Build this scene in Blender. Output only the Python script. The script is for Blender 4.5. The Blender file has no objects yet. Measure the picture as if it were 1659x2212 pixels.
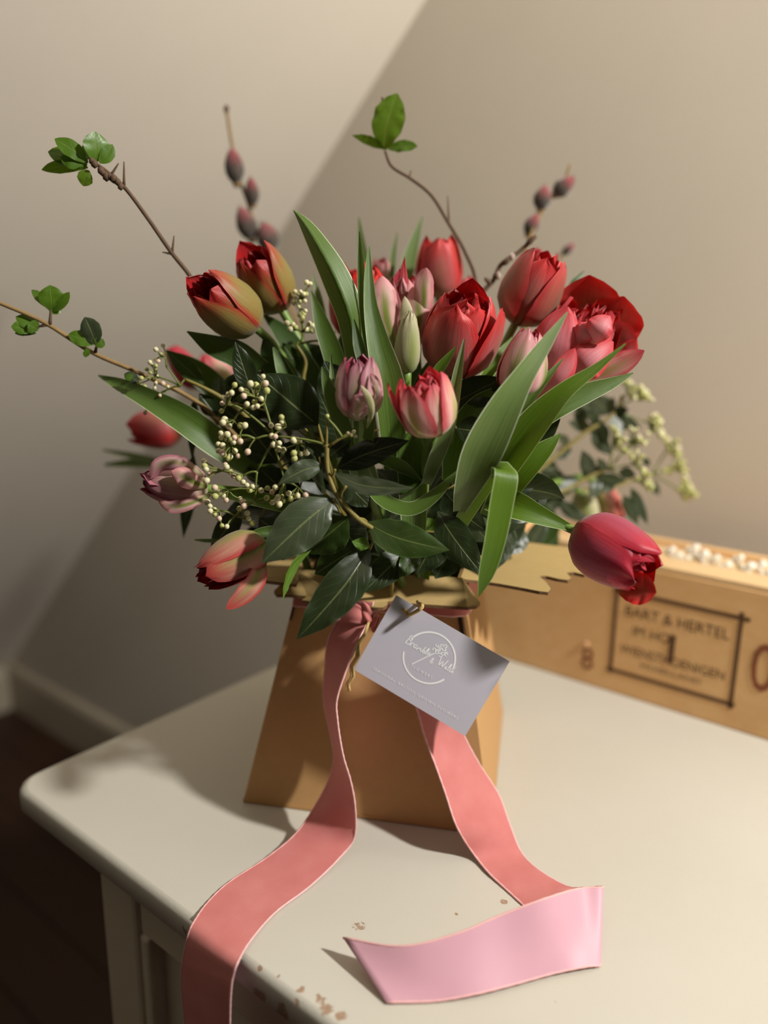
import bpy, bmesh, math, random
from mathutils import Vector, Matrix, noise
random.seed(7)
PI = math.pi
SC = bpy.context.scene
COL = SC.collection
# ------------------------------------------------------------------ camera
F_PX, PITCH, ROLL = 1660.0, math.radians(13.6), math.radians(0.8)
TZ = 0.75                                   # table top height
CAM = Vector((0, 0, TZ + 0.39))
cd = bpy.data.cameras.new('camera'); cam = bpy.data.objects.new('camera', cd); COL.objects.link(cam)
FW = Vector((0, math.cos(PITCH), -math.sin(PITCH))); UP0 = Vector((0, math.sin(PITCH), math.cos(PITCH))); RT0 = Vector((1, 0, 0))
RT = RT0*math.cos(ROLL) + UP0*math.sin(ROLL); UP = -RT0*math.sin(ROLL) + UP0*math.cos(ROLL)
cam.matrix_world = Matrix(((RT.x, UP.x, -FW.x, CAM.x), (RT.y, UP.y, -FW.y, CAM.y), (RT.z, UP.z, -FW.z, CAM.z), (0, 0, 0, 1)))
cd.sensor_fit = 'VERTICAL'; cd.sensor_height = 36.0; cd.sensor_width = 27.0
cd.lens = 36.0*F_PX/2212.0; cd.clip_start = 0.02
cd.dof.use_dof = True; cd.dof.focus_distance = 0.535; cd.dof.aperture_fstop = cd.lens/1000/0.0135
SC.camera = cam
# ------------------------------------------------------------------ light and exposure
SC.view_settings.view_transform = 'Standard'; SC.view_settings.look = 'None'
SC.view_settings.gamma = 1.0; SC.view_settings.use_curve_mapping = False
SC.view_settings.exposure = 0.82
wd = bpy.data.worlds.new('room_ambience'); SC.world = wd; wd.use_nodes = True
wd.node_tree.nodes['Background'].inputs[0].default_value = (1.0, 0.9, 0.78, 1)
wd.node_tree.nodes['Background'].inputs[1].default_value = 0.010
# frame of the room: U runs along the table front, V away towards the back wall
ANG = math.radians(-38.4)
U = Vector((math.cos(ANG), math.sin(ANG), 0)); V = Vector((-math.sin(ANG), math.cos(ANG), 0))
ORG = Vector((-0.3225, 0.593, TZ))
def room(a, w, z): return ORG + U*a + V*w + Vector((0, 0, z))   # z above the table top
def lamp(name, loc, aim, power, radius, colr, cone, blend):            # a shaded lamp: its shade keeps the light to a cone
    l = bpy.data.lights.new(name, 'SPOT'); l.energy = power; l.shadow_soft_size = radius; l.color = colr; l.spot_size = math.radians(cone); l.spot_blend = blend
    o = bpy.data.objects.new(name, l); o.location = loc; o.rotation_euler = (aim-loc).to_track_quat('-Z', 'Y').to_euler(); COL.objects.link(o); return o
lamp('table_lamp_light', room(1.62, 0.36, 1.28), room(0.0, 0.30, 0.38), 92.0, 0.055, (1.0, 0.972, 0.92), 96, 0.35)

# ------------------------------------------------------------------ measuring helpers (photograph ray -> point at a real distance)
def ray(x, y): return FW*F_PX + RT*(x-829.5) - UP*(y-1106)
def P(x, y, Y): d = ray(x, y); return CAM + d*(Y/d.y)
def T(x, y, z=0.0): d = ray(x, y); return CAM + d*((z+TZ-CAM.z)/d.z)
def Wp(x, y, w): d = ray(x, y); return CAM + d*((w-(CAM-ORG).dot(V))/d.dot(V))
def at_dist(x, y, B, dist, far=True):
    d = ray(x, y).normalized(); m = (B-CAM).dot(d); p = CAM+d*m; h2 = dist*dist-(p-B).length_squared
    if h2 <= 0: return p
    return CAM+d*(m+(math.sqrt(h2) if far else -math.sqrt(h2)))
def mpp(p): return (p-CAM).dot(FW)/F_PX      # metres per photograph pixel at p
def hexc(h):
    h = h.lstrip('#'); r = []
    for i in (0, 2, 4):
        c = int(h[i:i+2], 16)/255; r.append(c/12.92 if c <= .04045 else ((c+.055)/1.055)**2.4)
    return (*r, 1.0)
def catmull(ks, n):
    """centripetal Catmull-Rom through ks (lists/Vectors of equal length; the first three numbers are a place) -> n+1 samples"""
    ks = [list(k) for k in ks]; m = len(ks)-1
    dist = lambda a, b: max(1e-6, math.sqrt(sum((x-y)**2 for x, y in zip(a[:3], b[:3]))))
    ext = [[2*a-b for a, b in zip(ks[0], ks[1])]]+ks+[[2*a-b for a, b in zip(ks[-1], ks[-2])]]
    out = []
    for i in range(n+1):
        t = i/n*m; k = min(int(t), m-1); f = t-k; q = ext[k:k+4]; T_ = [0]
        for a, b in zip(q, q[1:]): T_.append(T_[-1]+dist(a, b)**.5)
        u = T_[1]+(T_[2]-T_[1])*f; L = lambda a, b, t0, t1: [x+(y-x)*(u-t0)/(t1-t0) for x, y in zip(a, b)]
        a1, a2, a3 = L(q[0], q[1], T_[0], T_[1]), L(q[1], q[2], T_[1], T_[2]), L(q[2], q[3], T_[2], T_[3])
        b1, b2 = L(a1, a2, T_[0], T_[2]), L(a2, a3, T_[1], T_[3]); out.append(L(b1, b2, T_[1], T_[2]))
    return out
def interp(tab, x):
    for (x0, y0), (x1, y1) in zip(tab, tab[1:]):
        if x <= x1: return y0+(y1-y0)*(x-x0)/(x1-x0)
    return tab[-1][1]

# ------------------------------------------------------------------ materials
def newmat(name):
    m = bpy.data.materials.new(name); m.use_nodes = True; nt = m.node_tree; nt.nodes.clear()
    out = nt.nodes.new('ShaderNodeOutputMaterial'); b = nt.nodes.new('ShaderNodeBsdfPrincipled')
    nt.links.new(b.outputs[0], out.inputs[0]); return m, nt, b, out
class G:
    """tiny node-graph helper"""
    def __init__(s, nt): s.nt = nt
    def put(s, sock, v):
        if hasattr(v, 'is_output') or hasattr(v, 'links'): s.nt.links.new(v, sock)
        else: sock.default_value = v
    def math(s, op, a, b=0.0, c=None, clamp=False):
        n = s.nt.nodes.new('ShaderNodeMath'); n.operation = op; n.use_clamp = clamp
        s.put(n.inputs[0], a); s.put(n.inputs[1], b)
        if c is not None: s.put(n.inputs[2], c)
        return n.outputs[0]
    def step(s, x, a, b):
        n = s.nt.nodes.new('ShaderNodeMapRange'); n.interpolation_type = 'SMOOTHSTEP'
        s.put(n.inputs[0], x); n.inputs[1].default_value = a; n.inputs[2].default_value = b; return n.outputs[0]
    def mix(s, f, a, b, mode='MIX'):
        n = s.nt.nodes.new('ShaderNodeMix'); n.data_type = 'RGBA'; n.blend_type = mode
        s.put(n.inputs[0], f); s.put(n.inputs[6], a); s.put(n.inputs[7], b); return n.outputs[2]
    def noise(s, scale, detail=3, vec=None, rough=.5):
        n = s.nt.nodes.new('ShaderNodeTexNoise'); n.inputs['Scale'].default_value = scale
        n.inputs['Detail'].default_value = detail; n.inputs['Roughness'].default_value = rough
        if vec is not None: s.nt.links.new(vec, n.inputs['Vector'])
        return n.outputs[0]
    def coord(s, which='Object'): return s.nt.nodes.new('ShaderNodeTexCoord').outputs[which]
    def uv(s):
        n = s.nt.nodes.new('ShaderNodeSeparateXYZ'); s.nt.links.new(s.coord('UV'), n.inputs[0]); return n.outputs[0], n.outputs[1]
    def comb(s, x, y, z=0.0):
        n = s.nt.nodes.new('ShaderNodeCombineXYZ'); s.put(n.inputs[0], x); s.put(n.inputs[1], y); s.put(n.inputs[2], z); return n.outputs[0]
    def mapping(s, vec, scale):
        n = s.nt.nodes.new('ShaderNodeMapping'); s.nt.links.new(vec, n.inputs[0]); n.inputs['Scale'].default_value = scale; return n.outputs[0]
    def bump(s, h, strength, dist=.001):
        n = s.nt.nodes.new('ShaderNodeBump'); n.inputs['Strength'].default_value = strength; n.inputs['Distance'].default_value = dist
        s.put(n.inputs['Height'], h); return n.outputs[0]
    def backface(s): return s.nt.nodes.new('ShaderNodeNewGeometry').outputs['Backfacing']
def translucent(nt, b, out, colr, fac):
    t = nt.nodes.new('ShaderNodeBsdfTranslucent'); mx = nt.nodes.new('ShaderNodeMixShader')
    G(nt).put(t.inputs[0], colr); mx.inputs[0].default_value = fac
    nt.links.new(b.outputs[0], mx.inputs[1]); nt.links.new(t.outputs[0], mx.inputs[2]); nt.links.new(mx.outputs[0], out.inputs[0])
def plain(name, c, rough=.6, var=.12, scale=60, bump=.0, bdist=.001, spec=.5, stretch=None, **kw):
    m, nt, b, out = newmat(name); g = G(nt); co = g.coord()
    if stretch: co = g.mapping(co, stretch)
    n = g.noise(scale, 4, co); c = hexc(c) if isinstance(c, str) else c
    g.put(b.inputs['Base Color'], g.mix(n, tuple(x*(1-var) for x in c[:3])+(1,), tuple(min(1, x*(1+var)) for x in c[:3])+(1,)))
    b.inputs['Roughness'].default_value = rough; b.inputs['Specular IOR Level'].default_value = spec
    if bump: g.put(b.inputs['Normal'], g.bump(n, bump, bdist))
    for k, v in kw.items(): b.inputs[k.replace('_', ' ')].default_value = v
    return m
M = {}
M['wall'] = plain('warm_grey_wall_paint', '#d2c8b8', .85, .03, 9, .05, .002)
M['slope'] = plain('lightened_wall_paint', '#e2d9ca', .85, .03, 9, .05, .002)  # the wall's own paint, lightened so its colour carries the slope's brighter light
M['trim'] = plain('baseboard_paint', '#b5a994', .5, .03, 9)
M['floor'] = plain('dark_stained_boards', '#38200f', .6, .35, 6, .2, .001, stretch=(1, 12, 12))
M['cream'] = plain('cream_furniture_paint', '#d9ceb8', .55, .04, 30, .1, .0006)
M['card'] = plain('kraft_cardboard', '#b98f5c', .8, .07, 140, .15, .0002)
M['card_top'] = plain('kraft_flap_cardboard', '#b0955f', .8, .08, 160, .15, .0002)
M['card_edge'] = plain('cardboard_cut_edge', '#6d5030', .9, .5, 500)
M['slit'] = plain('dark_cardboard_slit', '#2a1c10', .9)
M['selvedge'] = plain('ribbon_selvedge_thread', '#e9b3b0', .6, .15, 900)
M['tag'] = plain('lavender_grey_card', '#c9c5d0', .42, .02, 20)
M['print_white'] = plain('white_card_print', '#ffffff', .45, .0)
M['ink'] = plain('faded_brown_stencil_ink', '#5e4127', .8, .3, 90)
M['ink_red'] = plain('faded_red_stencil_ink', '#8a4f30', .8, .3, 90)
M['twine'] = plain('jute_twine', '#c2a467', .85, .3, 700)
M['bark'] = plain('twig_bark', '#5b4430', .8, .35, 180, .4, .0006)
M['bark_pale'] = plain('pale_twig_bark', '#8b7043', .75, .35, 160, .4, .0006)
M['vib_stem'] = plain('viburnum_stem_bark', '#7d7032', .65, .35, 200, .3, .0005)
M['stalk'] = plain('flower_stalk_green', '#6d7634', .55, .2, 120)
M['stem'] = plain('tulip_stem_green', '#6f8a3c', .45, .15, 80)
M['bud'] = plain('cream_flower_bud', '#d9d2a6', .5, .18, 260, Subsurface_Weight=.0)
M['bud_pink'] = plain('pink_tinted_flower_bud', '#dcc0a6', .5, .12, 260)
M['bud_green'] = plain('green_flower_bud', '#b3b56e', .5, .18, 260)
def catkin_mat():
    m, nt, b, out = newmat('red_grey_catkin'); g = G(nt); x, u = g.uv(); n = g.noise(400, 3, g.coord())
    c = g.mix(g.step(g.math('ADD', u, g.math('MULTIPLY', n, .4)), .55, 1.25), hexc('#3f382e'), hexc('#963640')); g.put(b.inputs['Base Color'], c)
    b.inputs['Roughness'].default_value = .9; b.inputs['Sheen Weight'].default_value = .5; return m
M['catkin'] = catkin_mat()
M['catkin_scale'] = plain('catkin_silver_fur', '#a89084', .95, .3, 300, Sheen_Weight=.8)
M['blossom'] = plain('white_dried_blossom', '#ece4d2', .7, .05, 90)

def petal_mat(name, edge, mid, stripe, base, inner, smax=.8, trans=.22, edge_w=.45):
    m, nt, b, out = newmat(name); g = G(nt); x, u = g.uv()
    v = g.math('MULTIPLY', g.math('ABSOLUTE', g.math('SUBTRACT', x, .5)), 2.0)
    streak = g.noise(1.0, 4, g.comb(g.math('MULTIPLY', x, 34.0), g.math('MULTIPLY', u, 2.2), .0), .6)
    vj = g.math('ADD', v, g.math('MULTIPLY', g.math('SUBTRACT', streak, .5), .5))
    uj = g.math('ADD', u, g.math('MULTIPLY', g.math('SUBTRACT', streak, .5), .4))
    e = g.math('MAXIMUM', g.step(vj, edge_w, 1.0), g.step(uj, .62, 1.02))
    c = g.mix(e, hexc(mid), hexc(edge))
    s = g.math('MULTIPLY', g.math('SUBTRACT', 1.0, g.step(vj, .05, .5)), g.math('SUBTRACT', 1.0, g.step(uj, .45, 1.0)))
    c = g.mix(g.math('MULTIPLY', s, smax), c, hexc(stripe))
    c = g.mix(g.math('MULTIPLY', g.math('SUBTRACT', 1.0, g.step(uj, .02, .32)), .9), c, hexc(base))
    i = g.mix(g.math('MULTIPLY', g.math('SUBTRACT', 1.0, g.step(uj, .0, .35)), .5), hexc(inner), hexc(mid))
    c = g.mix(g.backface(), c, i)
    c = g.mix(g.math('MULTIPLY', g.math('SUBTRACT', streak, .42), .6, clamp=True), c, hexc('#7a3030'), 'MULTIPLY')
    g.put(b.inputs['Base Color'], c); b.inputs['Roughness'].default_value = .42; b.inputs['Specular IOR Level'].default_value = .35
    b.inputs['Sheen Weight'].default_value = .15
    g.put(b.inputs['Normal'], g.bump(streak, .35, .0006)); translucent(nt, b, out, c, trans); return m
PET = {
 'redgreen': petal_mat('petal_olive_red', '#a82a22', '#8f7a3e', '#7f7a3c', '#7c7e3c', '#b8181a', .6, .12, .72),
 'red': petal_mat('petal_rose_red', '#cc2a2a', '#bb5c5c', '#98664f', '#907048', '#ba1418', .7, .18, .4),
 'rose': petal_mat('petal_rose_olive', '#c84444', '#b0604f', '#7c5d40', '#7d6c42', '#bc181a', .9, .18, .5),
 'ogreen': petal_mat('petal_red_olive_stripe', '#b01e1e', '#9f3a2a', '#7f6f38', '#7c7e3c', '#b8161a', .95, .14, .6),
 'scarlet': petal_mat('petal_scarlet', '#cc1e18', '#b43a30', '#94553a', '#8c7e40', '#bd1012', .4, .2),
 'pinkgreen': petal_mat('petal_pink_green', '#d98c90', '#e2b6ae', '#7f8c3c', '#8a963e', '#c64456', 1.0),
 'dusty': petal_mat('petal_dusty_pink', '#b2687a', '#d6aaa8', '#9a9a5c', '#c0b890', '#a43a52', .75),
 'coral': petal_mat('petal_coral_white', '#dc4c5c', '#f2c3b8', '#b0b05c', '#dcdcae', '#d83c4a', .85, .25, .35),
 'cream': petal_mat('petal_green_white', '#cfc9a2', '#bdbb8e', '#8f9f50', '#94a458', '#d9d1b0', .8, .25),
 'magenta': petal_mat('petal_magenta_red', '#bd2438', '#a83a50', '#a85066', '#7f7450', '#d01216', .7, .16, .5),
 'peach': petal_mat('petal_peach_red', '#b63a38', '#bd8470', '#989650', '#94964c', '#a01216', .9, .14, .6),
 'rosy': petal_mat('petal_open_rose', '#d6424a', '#d47c84', '#c2868a', '#bba476', '#d0261f', .5, .22, .3),
}
def leaf_mat(name, top, vein, under, margin, rough, trans, mode):
    m, nt, b, out = newmat(name); g = G(nt); x, u = g.uv()
    v = g.math('MULTIPLY', g.math('ABSOLUTE', g.math('SUBTRACT', x, .5)), 2.0)
    if mode == 'tulip':          # parallel veins
        n = g.noise(1.0, 3, g.comb(g.math('MULTIPLY', x, 46.0), g.math('MULTIPLY', u, 1.6), .0), .6)
        big = g.noise(14, 2, g.coord())
        c = g.mix(g.step(n, .35, .7), hexc(top), hexc(vein)); c = g.mix(g.math('MULTIPLY', g.step(big, .35, .7), .35), c, hexc(under))
        c = g.mix(g.backface(), c, g.mix(n, hexc(under), hexc(vein)))
        h = n
    else:                        # midrib and pinnate veins
        w = nt.nodes.new('ShaderNodeTexWave'); w.wave_type = 'BANDS'; w.bands_direction = 'X'; w.inputs['Scale'].default_value = 1.0
        w.inputs['Distortion'].default_value = 1.2; w.inputs['Detail'].default_value = 1
        q = g.math('SUBTRACT', g.math('MULTIPLY', u, 2.6), g.math('MULTIPLY', v, .75))
        nt.links.new(g.comb(q, 0.0, 0.0), w.inputs['Vector'])
        pin = g.math('MULTIPLY', g.step(w.outputs[1], .955, 1.0), g.math('SUBTRACT', 1.0, g.step(v, .6, .95)))
        mid = g.math('SUBTRACT', 1.0, g.step(v, .012, .06))
        fine = g.noise(210, 3, g.coord())
        c = g.mix(fine, hexc(top), tuple(k*1.35 for k in hexc(top)[:3])+(1,))
        c = g.mix(g.math('MULTIPLY', pin, .05), c, hexc(vein)); c = g.mix(g.math('MULTIPLY', mid, .45), c, hexc(vein))
        c = g.mix(g.backface(), c, hexc(under))
        h = g.math('SUBTRACT', g.math('MULTIPLY', fine, .25), g.math('ADD', g.math('MULTIPLY', pin, .35), mid))
    c = g.mix(g.math('MULTIPLY', g.step(v, .93, .97), .9 if mode == 'tulip' else .5), c, hexc(margin))
    g.put(b.inputs['Base Color'], c); b.inputs['Roughness'].default_value = rough
    g.put(b.inputs['Normal'], g.bump(h, .35, .0008)); translucent(nt, b, out, g.mix(.5, c, hexc('#7a9a10')), trans); return m
LM = {
 'tulip': leaf_mat('tulip_leaf_green', '#476122', '#5f7a32', '#405a1a', '#c6d2aa', .42, .2, 'tulip'),
 'pale': leaf_mat('tulip_leaf_bloom', '#5a7036', '#708548', '#4d6526', '#d2dabc', .45, .14, 'tulip'),
 'bright': leaf_mat('tulip_leaf_bright', '#4b6a12', '#60801c', '#446610', '#c4d698', .42, .3, 'tulip'),
 'dark': leaf_mat('tulip_leaf_deep', '#2e4419', '#425a26', '#2c4216', '#a3b592', .42, .15, 'tulip'),
 'vib': leaf_mat('viburnum_leaf_glossy', '#202a14', '#808a50', '#465532', '#3c4a32', .34, .04, 'vib'),
 'vib_grey': leaf_mat('viburnum_leaf_satin', '#363f29', '#8f9860', '#505f3a', '#4f5d42', .40, .05, 'vib'),
 'vib_green': leaf_mat('viburnum_leaf_green', '#2c3d16', '#7f8e4c', '#4f6a34', '#56703c', .36, .1, 'vib'),
 'young': leaf_mat('young_twig_leaf', '#4d6e1a', '#8aa044', '#6d8440', '#5c6a22', .4, .3, 'vib'),
 'young_red': leaf_mat('young_twig_leaf_bronze', '#5c7a22', '#93a050', '#7a8448', '#6a3a1c', .4, .3, 'vib'),
}
# wood of the crate
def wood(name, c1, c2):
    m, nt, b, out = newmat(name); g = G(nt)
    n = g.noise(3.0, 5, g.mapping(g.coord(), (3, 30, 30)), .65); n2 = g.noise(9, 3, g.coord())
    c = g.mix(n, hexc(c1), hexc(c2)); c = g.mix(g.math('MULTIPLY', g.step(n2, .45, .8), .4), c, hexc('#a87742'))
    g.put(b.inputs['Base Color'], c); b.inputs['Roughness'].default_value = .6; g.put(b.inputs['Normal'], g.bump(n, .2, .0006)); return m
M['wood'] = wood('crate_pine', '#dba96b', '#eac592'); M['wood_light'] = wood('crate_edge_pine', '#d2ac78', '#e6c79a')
# velvet / satin
def velvet():
    m, nt, b, out = newmat('salmon_velvet'); g = G(nt); n = g.noise(40, 5, g.coord()); f = g.noise(1500, 2, g.coord())
    c = g.mix(n, hexc('#bd6a66'), hexc('#da928d')); g.put(b.inputs['Base Color'], g.mix(g.math('MULTIPLY', f, .3), c, hexc('#b9524f')))
    b.inputs['Roughness'].default_value = .85; b.inputs['Sheen Weight'].default_value = .7; b.inputs['Sheen Roughness'].default_value = .45
    b.inputs['Sheen Tint'].default_value = hexc('#ffc0b8'); b.inputs['Specular IOR Level'].default_value = .2
    g.put(b.inputs['Normal'], g.bump(f, .3, .0002)); return m
def satin():
    m, nt, b, out = newmat('pink_satin'); g = G(nt); n = g.noise(30, 3, g.coord()); f = g.noise(1600, 2, g.coord())
    g.put(b.inputs['Base Color'], g.mix(n, hexc('#c793a1'), hexc('#d2a1ae'))); b.inputs['Roughness'].default_value = .5
    b.inputs['Sheen Weight'].default_value = .2; g.put(b.inputs['Normal'], g.bump(f, .25, .00012)); return m
M['velvet'] = velvet(); M['satin'] = satin()
# chalk paint with knocked-off chips: each chip is a worn patch with its own place on the furniture
def table_paint(chips):
    m, nt, b, out = newmat('worn_chalk_paint'); g = G(nt); co = g.coord(); fine = g.noise(420, 4, co); mid = g.noise(90, 5, co, .65); broad = g.noise(7, 3, co)
    base = g.mix(broad, hexc('#cac6ba'), hexc('#bfbaac')); tot = 0.0
    for (p, r, stretch) in chips:
        d = nt.nodes.new('ShaderNodeVectorMath'); d.operation = 'DISTANCE'; nt.links.new(co, d.inputs[0]); d.inputs[1].default_value = p
        k = g.math('SUBTRACT', 1.0, g.math('DIVIDE', d.outputs['Value'], r))
        k = g.step(g.math('ADD', k, g.math('MULTIPLY', g.math('SUBTRACT', mid, .55), 3.2)), .35, .5)
        k = g.math('MULTIPLY', k, g.math('LESS_THAN', d.outputs['Value'], r))
        tot = g.math('MAXIMUM', tot, k)
    c = g.mix(tot, base, g.mix(fine, hexc('#7d5c44'), hexc('#bda48c')))
    c = g.mix(g.math('MULTIPLY', g.step(mid, .68, .8), .25), c, hexc('#b7ab92'))
    g.put(b.inputs['Base Color'], c); b.inputs['Roughness'].default_value = .5
    g.put(b.inputs['Normal'], g.bump(g.math('SUBTRACT', g.math('MULTIPLY', fine, .5), tot), .35, .0006)); return m

# ------------------------------------------------------------------ object helpers
def tag(o, label=None, cat=None, group=None, kind=None):
    if label: o['label'] = label
    if cat: o['category'] = cat
    if group: o['group'] = group
    if kind: o['kind'] = kind
    return o
def empty(name, loc, label, cat, group=None):
    o = bpy.data.objects.new(name, None); o.location = loc; o.empty_display_size = .02; COL.objects.link(o); return tag(o, label, cat, group)
def wloc(o):
    p = Vector(o.location)
    while o.parent: o = o.parent; p += Vector(o.location)
    return p
def mesh(name, vs, fs, mats, parent=None, uvs=None, mi=None, smooth=True, origin=None):
    """one mesh object; vs in world coordinates"""
    org = wloc(parent) if parent else (Vector(origin) if origin is not None else Vector((0, 0, 0)))
    me = bpy.data.meshes.new(name); me.from_pydata([tuple(Vector(v)-org) for v in vs], [], fs)
    for m in (mats if isinstance(mats, (list, tuple)) else [mats]): me.materials.append(m)
    if uvs:
        l = me.uv_layers.new(name='uv'); flat = []
        for f in fs:
            for i in f: flat += uvs[i]
        l.data.foreach_set('uv', flat)
    if mi: me.polygons.foreach_set('material_index', mi)
    if smooth: me.polygons.foreach_set('use_smooth', [True]*len(fs))
    me.update(); o = bpy.data.objects.new(name, me); COL.objects.link(o)
    if parent: o.parent = parent
    elif origin is not None: o.location = org
    return o
def copy_part(o, parent, loc, scale=1.0, rot=None, mat=None):
    c = o.copy(); COL.objects.link(c); c.parent = parent; c.location = Vector(loc)-wloc(parent); c.scale = (scale,)*3 if not isinstance(scale, (tuple, list)) else scale
    if rot: c.rotation_euler = rot
    return c
def frame_along(d):
    d = d.normalized(); a = Vector((0, 0, 1)) if abs(d.z) < .9 else Vector((1, 0, 0)); s = d.cross(a).normalized(); return s, d.cross(s)
def tube_geo(pts, rad, k=8, base=0):
    vs, fs, n = [], [], len(pts); s = None
    for i, p in enumerate(pts):
        d = (pts[min(i+1, n-1)]-pts[max(i-1, 0)]).normalized()
        if s is None: s, t = frame_along(d)
        else: s = (s-d*s.dot(d)).normalized(); t = d.cross(s)
        r = rad[i] if isinstance(rad, (list, tuple)) else rad
        for j in range(k): a = 2*PI*j/k; vs.append(p+s*(r*math.cos(a))+t*(r*math.sin(a)))
    for i in range(n-1):
        for j in range(k): j2 = (j+1) % k; fs.append((base+i*k+j, base+i*k+j2, base+(i+1)*k+j2, base+(i+1)*k+j))
    fs.append(tuple(base+j for j in reversed(range(k)))); fs.append(tuple(base+(n-1)*k+j for j in range(k)))
    return vs, fs
def tube(name, keys, rad, mat, parent, n=16, k=8, r2=None):
    pts = [Vector(p) for p in catmull(keys, n)]
    rr = [rad+((r2 if r2 is not None else rad)-rad)*i/n for i in range(n+1)]
    vs, fs = tube_geo(pts, rr, k); return mesh(name, vs, fs, mat, parent)
def tubes(name, lists, mat, parent, k=6, n=6):
    """several joined stalks that belong to one branching part"""
    vs, fs = [], []
    for keys, r, r2 in lists:
        pts = [Vector(p) for p in catmull(keys, n)]; v, f = tube_geo(pts, [r+(r2-r)*i/n for i in range(n+1)], k, len(vs)); vs += v; fs += f
    return mesh(name, vs, fs, mat, parent)
def bm_obj(name, bm, mat, parent=None, origin=None, smooth=False):
    bmesh.ops.recalc_face_normals(bm, faces=bm.faces); bm.verts.index_update()
    vs = [v.co.copy() for v in bm.verts]; fs = [tuple(v.index for v in f.verts) for f in bm.faces]; bm.free()
    return mesh(name, vs, fs, mat, parent, smooth=smooth, origin=origin)
def prism(poly, vec, bev=0.0, seg=2):
    """solid from a planar polygon (world points) pushed along vec"""
    bm = bmesh.new(); bot = [bm.verts.new(p) for p in poly]; f = bm.faces.new(bot)
    r = bmesh.ops.extrude_face_region(bm, geom=[f]); bmesh.ops.translate(bm, vec=vec, verts=[e for e in r['geom'] if isinstance(e, bmesh.types.BMVert)])
    if bev: bmesh.ops.bevel(bm, geom=bm.edges[:], offset=bev, segments=seg, profile=.5, affect='EDGES', clamp_overlap=True)
    return bm
def rbox(a0, a1, w0, w1, z0, z1, bev=.002):
    return prism([room(a0, w0, z0), room(a1, w0, z0), room(a1, w1, z0), room(a0, w1, z0)], Vector((0, 0, z1-z0)), bev)

# ------------------------------------------------------------------ room shell
WALL_W, FLOOR_Z = 0.72, -TZ
SL = Vector((1.486, 1.446)); A0, Z0 = -1.583, -0.61        # foot of the sloping plane on the back wall
slope_z = lambda a: Z0+(a-A0)*SL.y/SL.x
aT = 1.25; kneeA = A0+(FLOOR_Z-Z0)*SL.x/SL.y
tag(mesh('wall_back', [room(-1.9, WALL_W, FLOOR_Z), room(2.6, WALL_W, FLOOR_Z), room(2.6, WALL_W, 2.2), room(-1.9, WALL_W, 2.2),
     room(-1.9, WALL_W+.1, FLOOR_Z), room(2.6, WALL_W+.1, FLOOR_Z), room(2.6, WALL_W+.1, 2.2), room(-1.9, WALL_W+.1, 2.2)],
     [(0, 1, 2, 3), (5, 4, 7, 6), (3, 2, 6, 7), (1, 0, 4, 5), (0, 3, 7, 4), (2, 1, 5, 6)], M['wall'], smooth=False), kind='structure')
sn = Vector((-SL.y, SL.x)).normalized()*.1
q = []
for w in (WALL_W+.0, -2.2):
    for a in (kneeA, aT):
        q.append(room(a, w, slope_z(a)))
    for a in (aT, kneeA): q.append(room(a+sn.x, w, slope_z(a)+sn.y))
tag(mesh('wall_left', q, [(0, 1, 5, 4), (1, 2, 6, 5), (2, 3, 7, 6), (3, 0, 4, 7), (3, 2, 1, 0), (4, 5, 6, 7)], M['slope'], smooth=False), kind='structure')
fl = tag(bm_obj('floor', rbox(-2.0, 2.6, -2.2, WALL_W+.05, FLOOR_Z-.06, FLOOR_Z-.012, 0), M['floor']), kind='structure')
for i in range(22):
    w1 = WALL_W-i*.13; bm = rbox(-1.95, 2.6, w1-.128, w1, FLOOR_Z-.0125, FLOOR_Z, .002); bm_obj('plank', bm, M['floor'], fl)
bb = prism([room(-1.72, WALL_W, FLOOR_Z), room(-1.72, WALL_W-.018, FLOOR_Z), room(-1.72, WALL_W-.018, Z0-.02), room(-1.72, WALL_W-.012, Z0-.004), room(-1.72, WALL_W, Z0)], U*4.2)
tag(bm_obj('baseboard_back', bb, M['trim']), kind='structure')
bb = prism([room(kneeA+.02, -2.0, FLOOR_Z), room(kneeA+.16, -2.0, FLOOR_Z), room(kneeA+.16, -2.0, Z0-.03), room(kneeA+.13, -2.0, Z0)], V*2.7)
tag(bm_obj('baseboard_left', bb, M['trim']), kind='structure')

# ------------------------------------------------------------------ painted table
TD = 0.70
tb = empty('painted_table', room(.6, .3, FLOOR_Z), 'cream painted wooden table with chipped edge under the flower box', 'table')
def top_outline(r=.022):
    pts = []
    for (ca, cw, s0) in ((r, r, PI), (1.6-r, r, 1.5*PI), (1.6-r, TD-r, 0), (r, TD-r, .5*PI)):
        for i in range(6): t = s0+i/5*PI/2; pts.append((ca+r*math.cos(t), cw+r*math.sin(t)))
    return pts
TH = .024
vs, fs = [], []; prof = [(-TH, .004), (-TH+.004, .0), (-.006, 0), (-.002, .0012), (0, .005)]
ol = top_outline(); n = len(ol); cx, cw = .8, TD/2
for z, ins in prof:
    for (a, w) in ol:
        aa = a+ins*(1 if a < cx else -1)*min(1, 1); ww = w+ins*(1 if w < cw else -1)
        jit = .0008*noise.noise(Vector((a*60, w*60, z*200))) if z > -.01 else 0
        vs.append(room(aa+jit, ww+jit, z))
for i in range(len(prof)-1):
    for j in range(n): j2 = (j+1) % n; fs.append((i*n+j, i*n+j2, (i+1)*n+j2, (i+1)*n+j))
fs.append(tuple(reversed(range(n)))); fs.append(tuple((len(prof)-1)*n+j for j in range(n)))
chips = []
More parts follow.
